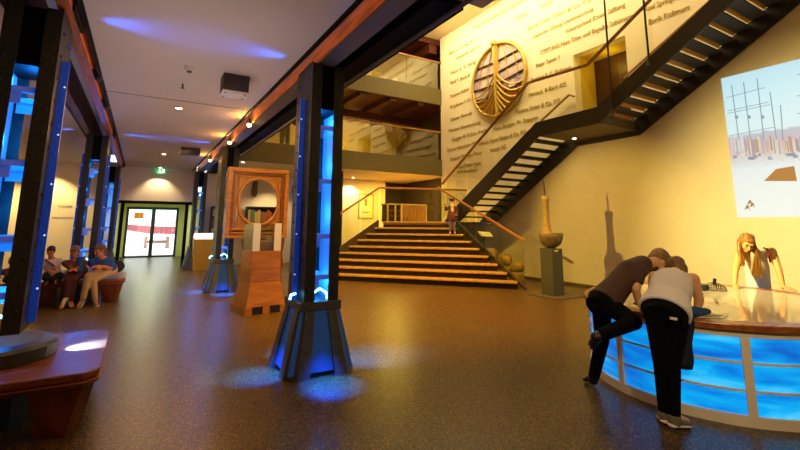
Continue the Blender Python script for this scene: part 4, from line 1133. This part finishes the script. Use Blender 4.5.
def person(name, label, J, skin='skin', top=None, sleeve=None, legs=None, shoes=None, hair=None, s=1.0, vox=.008, face_f=Vector((0,-1,0)), face_up=Z, base=None,
           hem=0.0, loose=1.0, hands=(1, 1), leg_len=1.0, fingers=True, slim=1.0, sole=None, headwear=None, hd=None, curl=(.5, .5)):
    """J: joints in world space: pelvis chest neck head, shL elL wrL shR elR wrR, hipL knL anL toL, hipR ..."""
    g = lambda k: Vector(J[k])
    root = thing(name, label, 'person', base if base is not None else Vector((g('pelvis').x, g('pelvis').y, 0)))
    b = MB()
    rt = (g('shR')-g('shL')); rh_ = (g('hipR')-g('hipL'))
    if rh_.length < .02: rh_ = rt
    rt.normalize(); rh_.normalize()
    pel, che, nek, hed = g('pelvis'), g('chest'), g('neck'), g('head')
    ts = (nek-pel).normalized()
    mid = pel.lerp(che, .5)
    spine = [pel-ts*.10*s, pel, mid, che, che.lerp(nek, .6), nek]
    rts = [rh_, rh_, (rh_+rt).normalized(), rt, rt, rt]
    rad = [(.12*s, .085*s), (.165*s, .115*s), (.135*s, .098*s), (.155*s, .112*s), (.135*s, .085*s), (.06*s, .055*s)]
    b.loft(torso_secs(spine, rts, rad), 20)
    b.caps(nek-ts*.02*s, nek.lerp(hed, .7), .056*s, .052*s, 12)
    q, r, f, up = head_mb(b, hed, face_f, face_up, s*1.0 if hd is None else hd)
    hs = s if hd is None else hd
    for S in 'LR':
        b.chain([g('sh'+S), g('el'+S), g('wr'+S)], [.054*s, .041*s, .029*s])
        b.chain([che.lerp(nek, .45), g('sh'+S)], [.06*s, .055*s])
        b.chain([g('hip'+S), g('kn'+S), g('an'+S)], [.085*s, .056*s, .04*s])
        to = g('to'+S); an = g('an'+S)
        b.chain([an-Z*.0, to], [.04*s, .03*s])
        hdv = J.get('hd'+S)
        fd = Vector(hdv) if hdv is not None else (g('wr'+S)-g('el'+S))
        hn = Vector(J.get('hn'+S, (0, 0, 1)))
        if fingers: hand(b, g('wr'+S), fd, hn, 1 if S == 'L' else -1, curl[0 if S == 'L' else 1], s)
        else: hand(b, g('wr'+S), fd, hn, 1 if S == 'L' else -1, .6, s*1.1)
    body = obj_me('body', voxel(b, vox, 3), skin, root)
    # eyes and mouth
    for e in (-1, 1): obj('eye', MB().ball(q(e*.031, .083, .012), (.012*hs, .007*hs, .0075*hs), 10, 6, (r, f, up)), 'eye_dark', root, True, smooth=True)
    obj('mouth', MB().ball(q(0, .093, -.062), (.02*hs, .006*hs, .006*hs), 10, 6, (r, f, up)), 'lip', root, True, smooth=True)
    if top:
        m = MB(); L_ = loose; hm = hem
        sp = [pel-ts*(.03+hm)*s, pel+ts*.02*s, mid, che, che.lerp(nek, .62), che.lerp(nek, .86)]
        rd = [(.185*s*L_, .135*s*L_), (.182*s*L_, .132*s*L_), (.158*s*(L_*.5+.5), .118*s*(L_*.5+.5)), (.170*s, .126*s), (.15*s, .098*s), (.085*s, .072*s)]
        m.loft(torso_secs(sp, rts, rd), 24)
        for S in 'LR':
            m.chain([che.lerp(nek, .5), g('sh'+S)], [.072*s, .062*s if sleeve else .05*s])
            if sleeve:
                a_, e_, w_ = g('sh'+S), g('el'+S), g('wr'+S)
                if sleeve < 1: m.chain([a_, a_.lerp(e_, sleeve)], [.066*s, .060*s])
                else: m.chain([a_, e_, e_.lerp(w_, .92)], [.066*s, .054*s, .042*s])
        obj_me('top', voxel(m, vox*1.2, 4), top, root)
    if legs:
        m = MB()
        m.loft(torso_secs([pel-ts*.13*s, pel-ts*.04*s, pel+ts*.055*s], rh_, [(.14*s, .11*s), (.178*s, .13*s), (.165*s, .12*s)]), 24)
        for S in 'LR':
            m.chain([g('hip'+S), g('kn'+S), g('kn'+S).lerp(g('an'+S), .95*leg_len)], [.098*s, .07*s*slim, .055*s*slim])
            m.caps(g('hip'+S), pel-ts*.04*s, .095*s, .11*s)
        obj_me('trousers', voxel(m, vox*1.2, 4), legs, root)
    if shoes:
        for S in 'LR':
            an, to = g('an'+S), g('to'+S); d_ = (to-an); d_.normalize()
            an_n = (g('kn'+S)-an).normalized()
            sid = d_.cross(an_n).normalized(); upn = sid.cross(d_).normalized()
            heel = an-an_n*.045*s-d_*.035*s; toe = to+d_*.02*s-upn*.0
            m = MB(); m.loft([(heel.lerp(toe, t_)+upn*h_*s, sid, upn, w_*s, hh*s) for t_, h_, w_, hh in ((-.06, .02, .02, .02), (0, .02, .034, .036), (.25, .022, .038, .042), (.6, .008, .044, .030), (.9, 0, .042, .024), (1.02, 0, .02, .014))], 14)
            m.caps(an, an-an_n*.03*s, .05*s, .048*s)
            so = obj_me('shoe', voxel(m, vox, 2), shoes, root)
            if sole:
                m = MB(); m.loft([(heel.lerp(toe, t_)-upn*.018*s, sid, upn, w_*s, .012*s) for t_, w_ in ((-.08, .02), (0, .038), (.25, .041), (.6, .047), (.9, .045), (1.05, .02))], 14)
                obj('sole', m, sole, so, True, smooth=True)
    return root, q, r, f, up, hs, g
def hair_cap(root, q, r, f, up, s, m_, back=.10, low=-.05, front=.03, vox=.007, extra=None):
    mb = MB(); A = (r, f, up)
    mb.ball(q(0, -.025, .045), (.083*s, .092*s, .088*s), 20, 14, A)
    mb.ball(q(0, -.055, .0), (.076*s, .06*s, (.075-low*.5)*s), 18, 12, A)
    for e in (-1, 1): mb.ball(q(e*.066, -.01, .03), (.02*s, .05*s, .05*s), 12, 8, A)
    mb.ball(q(0, .05, .085), (.062*s, .038*s, .028*s), 14, 8, A)
    if extra: extra(mb)
    return obj_me('hair', voxel(mb, vox, 2), m_, root)

CRt, CFw = RH, FH
# --- man bending over the table
J = dict(pelvis=P(605, 300, 4.40), chest=P(630, 273, 4.46), neck=P(647, 262, 4.60), head=P(659.5, 261.5, 4.74),
         shR=P(639, 270, 4.36), elR=P(636, 289, 4.30), wrR=P(638.5, 303.3, 4.32), shL=P(648, 265, 4.70), elL=P(667, 279, 4.86), wrL=P(676, 293, 4.84),
         hipL=P(602, 304, 4.49), knL=P(602, 340, 4.56), anL=PZ(596, 379.5, .085)+CFw*.05, hipR=P(608, 305, 4.31), knR=P(634, 322, 4.12), anR=P(599, 336, 4.08))
J['toL'] = J['anL']+CFw*.12-CRt*.03-Z*.05; J['anL'].z = .09; J['toL'].z = .035
J['toR'] = J['anR']-CRt*.05-Z*.10+CFw*.05
J['hdR'] = CRt*.6-Z*.25+CFw*.5; J['hnR'] = Z; J['hdL'] = CRt*.8-Z*.3; J['hnL'] = Z
ff = (CRt*.75-Z*.66-CFw*.12).normalized(); fu = (CRt*.6+Z*.75)
man, q, r, f, up, hs, g = person('person', 'person in a brown T-shirt and black jeans bending over the table, one leg raised', J, skin='skin', top='shirt_brown', sleeve=.55, legs='jeans_black', shoes='shoe_black', s=1.02, vox=.008, face_f=ff, face_up=fu, hem=.02, loose=1.05, base=Vector((J['anL'].x, J['anL'].y, 0)), hd=1.05)
hair_cap(man, q, r, f, up, hs, 'hair_brown', low=-.02)
obj('shirt_print', MB().ball(P(631, 286, 4.36).lerp(P(631, 286, 4.62), .25), (.03, .01, .02), 10, 6), 'print_pale', man, True)
obj('belt_patch', MB().ball(P(628, 291.5, 4.46), (.035, .012, .014), 10, 6), 'print_pale', man, True)
# --- woman in the white tank top
J = dict(pelvis=P(665, 309, 3.86), chest=P(671, 286, 4.08), neck=P(675, 273, 4.26), head=P(676.5, 270.5, 4.36),
         shL=P(655, 277, 4.26), elL=P(652, 297, 4.40), wrL=P(660, 305.3, 4.40), shR=P(693, 279, 4.14), elR=P(699, 299, 4.12), wrR=P(697, 312, 4.13),
         hipL=P(657, 316, 3.86), knL=P(661, 366, 3.83), anL=P(664, 410, 3.86), hipR=P(677, 317, 3.82), knR=P(673, 366, 3.78), anR=P(674, 412, 3.78))
for S, dv_ in (('L', CRt*.35+CFw*.9), ('R', CRt*.9+CFw*.35)):
    J['an'+S].z = .085; J['to'+S] = J['an'+S]+dv_.normalized()*.135; J['to'+S].z = .032
J['hdR'] = CRt*.4+CFw*.8-Z*.08; J['hnR'] = Z; J['hdL'] = CRt*.5+CFw*.6; J['hnL'] = Z
ff = (CFw*.75-Z*.65).normalized()
wom, q, r, f, up, hs, g = person('person', 'person in a white tank top and black trousers leaning on the table, seen from behind', J, skin='skin', top='tank_white', sleeve=0, legs='trousers_black', shoes='shoe_grey', s=1.03, vox=.008, face_f=ff, face_up=CFw*.7+Z*.7, hem=.02, loose=1.06, base=Vector((J['anR'].x, J['anR'].y, 0)), sole='sole_white', hd=1.0, slim=.82)
def bun(mb): mb.ball(q(0, -.07, .05), (.07, .06, .06), 14, 10, (r, f, up))
hair_cap(wom, q, r, f, up, hs, 'hair_brown', low=-.03, extra=bun)
obj('waist_tag', MB().bar(P(670, 318, 3.66), P(677, 319.2, 3.66), .012, .02, Z), 'print_pale', wom, True)
# dark blue jacket over her arm, one end hanging down the table side
jk = thing('jacket', 'dark blue jacket draped at the table edge, hanging down beside the woman', 'jacket', P(690, 372, 3.98))
m = MB(); random.seed(5)
for i in range(10):
    t_ = i/9; c0 = P(693+12.5*t_, 312.6-1.5*sin(t_*3), 4.09)
    m.ball(c0+Z*random.uniform(-.01, .015), (random.uniform(.035, .055), .05, random.uniform(.025, .04)), 12, 8)
obj_me('sleeve_bundle', voxel(m, .01, 2), 'blue_cloth', jk)
m = MB(); secs = []
for i in range(9):
    t_ = i/8; c0 = P(687.5+1.0*sin(t_*4), 316+53*t_, 3.92)
    secs.append((c0, CRt, CFw, .045+.012*sin(t_*9), .022+.008*cos(t_*7)))
obj('hanging_body', m.loft(secs[::-1], 16), 'navy_cloth', jk, True, smooth=True)
# --- girl with long hair behind the table
J = dict(pelvis=P(761, 310, 6.42), chest=P(757, 268, 6.26), neck=P(754, 249.5, 6.14), head=P(746.5, 243, 6.02),
         shR=P(739, 254, 6.08), elR=P(735.5, 271, 6.0), wrR=P(735, 284.5, 5.96), shL=P(772, 251, 6.12), elL=P(779, 270, 6.0), wrL=P(783, 287, 5.86),
         hipL=P(766, 316, 6.42), hipR=P(756, 315, 6.42))
for S, dx in (('L', .09), ('R', -.09)):
    b0 = J['hip'+S]; J['kn'+S] = Vector((b0.x+.05, b0.y, .48)); J['an'+S] = Vector((b0.x+.08, b0.y+.0, .085)); J['to'+S] = J['an'+S]-CFw*.13; J['to'+S].z = .03
J['hdR'] = -CRt*.5-CFw*.75-Z*.15; J['hnR'] = Z; J['hdL'] = CRt*.45-CFw*.8-Z*.15; J['hnL'] = Z
ff = (-CFw*.72-Z*.62-CRt*.25).normalized()
gir, q, r, f, up, hs, g = person('person', 'person with long blond hair and white sleeveless top leaning on the far table edge', J, skin='skin_warm', top='top_cream', sleeve=0, legs='trousers_black', shoes='shoe_black', s=.93, vox=.008, face_f=ff, face_up=Z-CFw*.3, hem=.05, loose=1.1, hd=1.0)
hh = hair_cap(gir, q, r, f, up, hs, 'hair_blond', low=-.05)
m = MB(); random.seed(11)
for i in range(96):
    t_ = min(1, i/69) if i < 70 else random.uniform(0, .26); ph = -1.75+3.5*t_                           # round the back of the head from ear to ear
    c0 = q(sin(ph)*.06, -cos(ph)*.05-.02, .085+random.uniform(-.02, .02))
    c1 = q(sin(ph)*.088, -cos(ph)*.07-.01, .0)
    side = sin(ph)
    if abs(side) < .62: end = P(752.5-9*side+random.uniform(-1, 1), 263+random.uniform(-3, 3), 6.24)
    elif side < 0: end = P(756+random.uniform(-5, 6), 274+random.uniform(-6, 4), 5.96)
    else: end = P(743+random.uniform(-2, 2), 263+random.uniform(-4, 4), 6.0)
    md_ = c1.lerp(end, .45)+CRt*.015*(-side)
    m.chain([c0, c1, md_, end], [.02, .021, .02, .007], 7)
obj_me('long_hair', voxel(m, .006, 3), 'hair_blond', gir)
for p0_, p1_ in (((766, 247, 5.99), (770, 262, 6.05)),):
    obj('shoulder_strap', MB().tube([P(764, 248, 6.08), P(767, 249, 6.0), P(768.5, 255, 6.0), P(770.5, 262, 6.10)], .012, 8), 'strap_red', gir, True)

# --- four visitors on the far bench
SY = 11.02
def seated(lb, px, hpx, hpy, kn, an, wr, el, top, legs, shoes, hair, sleeve, s, ff, skin='skin_red', seat_py=281, shw=7, sole=None, knY=10.72, anY=10.66):
    pel = PY(px, seat_py, SY); pel.z = .485+.18*s
    hd = PY(hpx, hpy, SY-.14)
    nek = PY(hpx*.75+px*.25, 258, SY-.10); nek.z = hd.z-.15*s
    che = pel.lerp(nek, .6)
    J = dict(pelvis=pel, chest=che, neck=nek, head=hd)
    X = Vector((1, 0, 0))
    for S, sg in (('R', -1), ('L', 1)):                  # facing the camera: their right is image left
        J['sh'+S] = nek+X*sg*.165*s-Z*.075*s; J['hip'+S] = pel+X*sg*.085*s
        i = 0 if S == 'R' else 1
        J['el'+S] = PY(el[i][0], el[i][1], SY-.10); J['wr'+S] = PY(wr[i][0], wr[i][1], SY-.26)
        k_ = PY(kn[i][0], kn[i][1], knY+.04*i); J['kn'+S] = k_
        a_ = PY(an[i][0], an[i][1], anY+.06*i); J['an'+S] = a_
        J['to'+S] = a_+Vector((.0, -.12, -.04)) if a_.z > .2 else Vector((a_.x-.05*sg*-1, a_.y-.12, .032))
        if a_.z < .2: a_.z = max(a_.z, .085)
        J['hd'+S] = Vector((-.5*sg, -.5, -.1)); J['hn'+S] = Vector((0, -.3, 1))
    root, q, r, f, up, hs, g = person('person', lb, J, skin=skin, top=top, sleeve=sleeve, legs=legs, shoes=shoes, s=s, vox=.012, face_f=ff, face_up=Z, base=Vector((pel.x, pel.y, .485)), hd=s*1.02, sole=sole)
    hair_cap(root, q, r, f, up, hs, hair, vox=.01)
    return root, J
p4, J4 = seated('person in a blue shirt and beige trousers on the bench with crossed legs', 106.5, 100, 250.5, ((88, 276), (93, 280)), ((83, 299), (95, 301)), ((95, 267.5), (98, 266)), ((97.5, 271), (111, 268)), 'polo_blue', 'chino_beige', 'shoe_grey', 'hair_grey', .6, 1.0, Vector((-.75, -.5, -.35)), sole='sole_white')
p3, J3 = seated('person in a brown jacket and dark red trousers in the middle of the bench', 76.5, 75, 252, ((68, 278), (74, 280)), ((66, 298), (70.5, 302)), ((71, 269), (76, 269)), ((68, 266), (79, 268)), 'hoodie_brown', 'trouser_red', 'shoe_pale', 'hair_grey', 1, .96, Vector((-.1, -.8, -.5)))
p2, J2 = seated('young person with dark hair and a white shirt sitting on the bench', 51.5, 51, 251.5, ((44, 277.5), (59, 278.5)), ((57, 280.5), (47, 281.5)), ((50, 271), (56, 272)), ((44, 267), (55.5, 268)), 'shirt_white', 'cloth_dark', 'shoe_black', 'hair_dark', .7, .82, Vector((-.1, -.85, -.4)), seat_py=283, knY=10.85, anY=10.82)
p1, J1 = seated('young person with reddish hair half hidden behind the nearest left column', 14, 13, 262, ((6, 280), (18, 281)), ((12, 283.5), (8, 284.5)), ((12, 276), (17, 276)), ((5, 273), (21, 273)), 'coat_purple', 'cloth_dark', 'shoe_black', 'hair_brown', 1, .8, Vector((.35, -.8, -.4)), seat_py=286, knY=10.85, anY=10.82)
obj('blue_vest', MB().loft([(J3['chest']+Vector((.065, -.0, z)), Vector((1,0,0)), Vector((0,1,0)), .085, .14) for z in (-.22, -.1, .05, .14)], 14), 'polo_blue', p3, True, smooth=True)
obj('neckerchief', MB().bar(J2['neck']+Vector((-.08, -.11, -.02)), J2['chest']+Vector((.06, -.12, -.03)), .06, .03), 'strap_red', p2, True)
bg = thing('shoulder_bag', 'dark bag on the bench right of the visitor in blue', 'bag', PY(115, 281, 11.25))
bb = PY(115, 281, 11.25); bb.z = .487
obj('pouch', MB().ball(bb+Z*.13, (.15, .11, .13), 16, 10), 'cloth_dark', bg, True, smooth=True)
obj('strap', MB().tube([bb+Vector((-.1, 0, .2)), bb+Vector((-.05, 0, .32)), bb+Vector((.05, 0, .32)), bb+Vector((.1, 0, .2))], .012), 'cloth_dark', bg, True)
bg.location.z = .487

# --- visitor up on the lower gallery
c0 = PY(284, 140, 14.75); fz = 3.95
X = Vector((1, 0, 0)); px_ = c0.x
J = dict(pelvis=Vector((px_, 14.7, fz+.95)), chest=Vector((px_, 14.62, fz+1.25)), neck=Vector((px_, 14.56, fz+1.45)), head=Vector((px_, 14.5, fz+1.60)))
for S, sg in (('R', -1), ('L', 1)):
    J['sh'+S] = Vector((px_+sg*.17, 14.57, fz+1.38)); J['el'+S] = Vector((px_+sg*.25, 14.45, fz+1.14)); J['wr'+S] = Vector((px_+sg*.2, 14.3, fz+1.3))
    J['hip'+S] = Vector((px_+sg*.09, 14.7, fz+.9)); J['kn'+S] = Vector((px_+sg*.10, 14.66, fz+.49)); J['an'+S] = Vector((px_+sg*.11, 14.7, fz+.085)); J['to'+S] = Vector((px_+sg*.12, 14.57, fz+.035))
    J['hd'+S] = (0, -1, .1); J['hn'+S] = (0, 0, 1)
gv, q, r, f, up, hs, g = person('person', 'person in dark clothes standing at the lower gallery balustrade', J, top='coat_purple', sleeve=1, legs='hat_dark', shoes='shoe_black', vox=.014, face_f=Vector((0, -1, -.3)), base=Vector((px_, 14.7, fz)))
hair_cap(gv, q, r, f, up, hs, 'hair_dark', vox=.012)

# --- sailor figure on the stairs
sl_base = cf(1.62, 13.33, 7*RIS+.004)
b0 = Vector(sl_base); H_ = .60                                # scale of an adult
S_ = lambda lat, d, z: b0+RH*lat*H_+FH*d*H_+Z*z*H_
J = dict(pelvis=S_(0, 0, .92), chest=S_(0, -.0, 1.22), neck=S_(0, -.0, 1.43), head=S_(.0, -.04, 1.58))
for S, sg in (('R', -1), ('L', 1)):
    J['sh'+S] = S_(sg*.19, 0, 1.36); J['hip'+S] = S_(sg*.09, 0, .88); J['kn'+S] = S_(sg*.10, -.02, .48); J['an'+S] = S_(sg*.11, 0, .085); J['to'+S] = S_(sg*.13, -.14, .035)
J['elR'] = S_(-.33, -.08, 1.22); J['wrR'] = S_(-.36, -.2, 1.42); J['elL'] = S_(.27, .0, 1.1); J['wrL'] = S_(.2, -.16, .95)
for S in 'LR': J['hd'+S] = -FH+Z*.2; J['hn'+S] = Z
sf, q, r, f, up, hs, g = person('sailor_figure', 'small bearded sailor figure with cap and purple coat at the right end of the stairs', J, skin='skin', top='coat_purple', sleeve=1, legs='trouser_mauve', shoes='shoe_black', s=H_*1.12, vox=.009, face_f=-FH-RH*.1, base=b0, hem=.16, loose=1.25, hd=H_*1.35)
sf['category'] = 'figure'
mb = MB(); mb.ball(q(0, .06, -.10), (.07*hs, .055*hs, .10*hs), 14, 10, (r, f, up)); mb.ball(q(0, .03, -.03), (.085*hs, .06*hs, .05*hs), 14, 10, (r, f, up))
obj('beard', mb, 'beard_white', sf, True, smooth=True)
mb = MB(); mb.lathe([(.085*hs, 0), (.10*hs, .03*hs), (.12*hs, .07*hs), (.11*hs, .10*hs), (0, .11*hs)], q(0, -.01, .07), 20); mb.ball(q(0, .09, .07), (.07*hs, .05*hs, .012*hs), 12, 6, (r, f, up))
obj('cap', mb, 'hat_dark', sf, True, smooth=True)
obj('spyglass', MB().tube([J['wrR']-FH*.06+Z*.02, J['wrR']-FH*.1-RH*.08+Z*.08], [.025, .032], 10), 'gold_deep', sf, True)
obj('shirt_front', MB().ball(J['chest']-FH*.075+Z*.02, (.05, .03, .10), 12, 8, (RH, FH, Z)), 'beard_white', sf, True, smooth=True)
# ------------------------------------------------------------------ light
W = bpy.data.worlds.new('room_air'); SC.world = W; W.use_nodes = True
W.node_tree.nodes['Background'].inputs[0].default_value = lin('#dfeaf5'); W.node_tree.nodes['Background'].inputs[1].default_value = .8
WARM = '#ffd184'
# wash on the lettered wall, from the atrium ceiling
lamp('AREA', 'wall_wash', (8.9, 10.2, 9.45), '#ffe8b0', 440, 1.0, (10.45, 10.2, 5.8), sy=7)
lamp('AREA', 'wall_wash', (8.4, 4.5, 9.45), '#ffe2a4', 170, .5, (10.45, 4.5, 5.0), sy=6)
# spots on the lower wall, the table and the sculpture from the beam side
lamp('SPOT', 'table_spot', (2.6, 3.6, 3.50), '#ffe596', 3700, .06, (10.4, 2.1, 1.3), 62, 1.0)
lamp('SPOT', 'sculpture_spot', (2.5, 8.15, 3.35), '#ffd65e', 1100, .03, (9.2, 7.1, 1.75), 40, .7)
lamp('SPOT', 'stairs_spot', (3.2, 6.6, 8.5), '#ffcc58', 4000, .2, (7.2, 11.8, .8), 50, .8)
lamp('SPOT', 'floor_spot', (5.0, 5.0, 9.0), '#ffb01c', 7000, .3, (5.2, 8.2, 0), 60, .9)
lamp('SPOT', 'gallery_spot', (5.5, 8.5, 9.3), '#ffcf60', 120, .2, (7.5, 16.0, 5.6), 60, .8)
lamp('SPOT', 'exhibit_spot', (1.3, 8.0, 3.55), '#ffd890', 230, .04, (2.25, 9.9, 1.9), 75, .8)
lamp('SPOT', 'exhibit_spot', (1.3, 6.4, 3.55), '#ffd890', 80, .04, (2.0, 8.4, .7), 40, .8)
lamp('SPOT', 'bench_spot', (.2, 2.6, 3.5), '#ffb070', 34, .1, (-.8, 5.0, .5), 50, .8)
lamp('POINT', 'doorway_light', (11.0, 6.9, 6.2), '#ffdc50', 9, .1)
lamp('SPOT', 'entry_fill', (1.4, -.6, 3.5), '#ffe0b0', 330, .15, (4.4, 2.4, .8), 40, .9)  # unseen spot added to brighten the table and the people at it
# gallery rooms
lamp('AREA', 'gallery_light', (7.0, 16.9, 6.0), '#ffcf4a', 120, .5, (7.0, 18.6, 5.0), sy=5)
lamp('AREA', 'gallery_light', (8.5, 16.2, 9.4), '#ffcf4a', 110, .5, (9.0, 18.6, 8.0), sy=4)
lamp('AREA', 'landing_light', (9.0, 15.5, 3.55), '#ffd060', 170, 1.2, (9.0, 15.5, 0), sy=1.2)
# the hall: low warm fill
lamp('AREA', 'hall_fill', (.4, 3.0, 3.6), '#ffbe78', 34, 1.2, (.4, 3.0, 0), sy=5)
lamp('AREA', 'hall_fill', (.4, 12.0, 3.6), '#ffc080', 80, 1.2, (.4, 12.0, 0), sy=8)
lamp('AREA', 'side_fill', (-4.2, 12.0, 3.6), '#ffcf95', 70, 2, (-4.2, 12, 0), sy=6)
lamp('AREA', 'hall_upfill', (.4, 8, .9), '#ffe0d0', 58, 1.2, (.4, 9, 4), sy=9)  # unseen upward area lamp added in mid-hall to brighten the ceiling
# daylight beyond the exit
lamp('AREA', 'daylight', (1, 33, 9), '#f4f8ff', 4200, 12, (1, 38, 1), sy=8)
lamp('AREA', 'vestibule_light', (.5, 21.5, 2.55), '#f4ffcf', 60, .6, (.5, 21.5, 0), sy=3)

# ------------------------------------------------------------------ camera
cd = bpy.data.cameras.new('camera'); cam = bpy.data.objects.new('camera', cd); COL.objects.link(cam)
M = Matrix.Identity(4)
for i in range(3):
    M[i][0] = Rv[i]; M[i][1] = Uv[i]; M[i][2] = -Fv[i]; M[i][3] = CAM[i]
cam.matrix_world = M
cd.sensor_fit = 'HORIZONTAL'; cd.sensor_width = 36; cd.lens = FPX/800*36
cd.shift_y = -(225-PCY)/800; cd.clip_start = .05; cd.clip_end = 200
SC.camera = cam
SC.view_settings.view_transform = 'Standard'; SC.view_settings.look = 'None'; SC.view_settings.exposure = 0
SC.cycles.use_denoising = True
SC.cycles.max_bounces = 8; SC.cycles.transparent_max_bounces = 24; SC.cycles.sample_clamp_indirect = 6
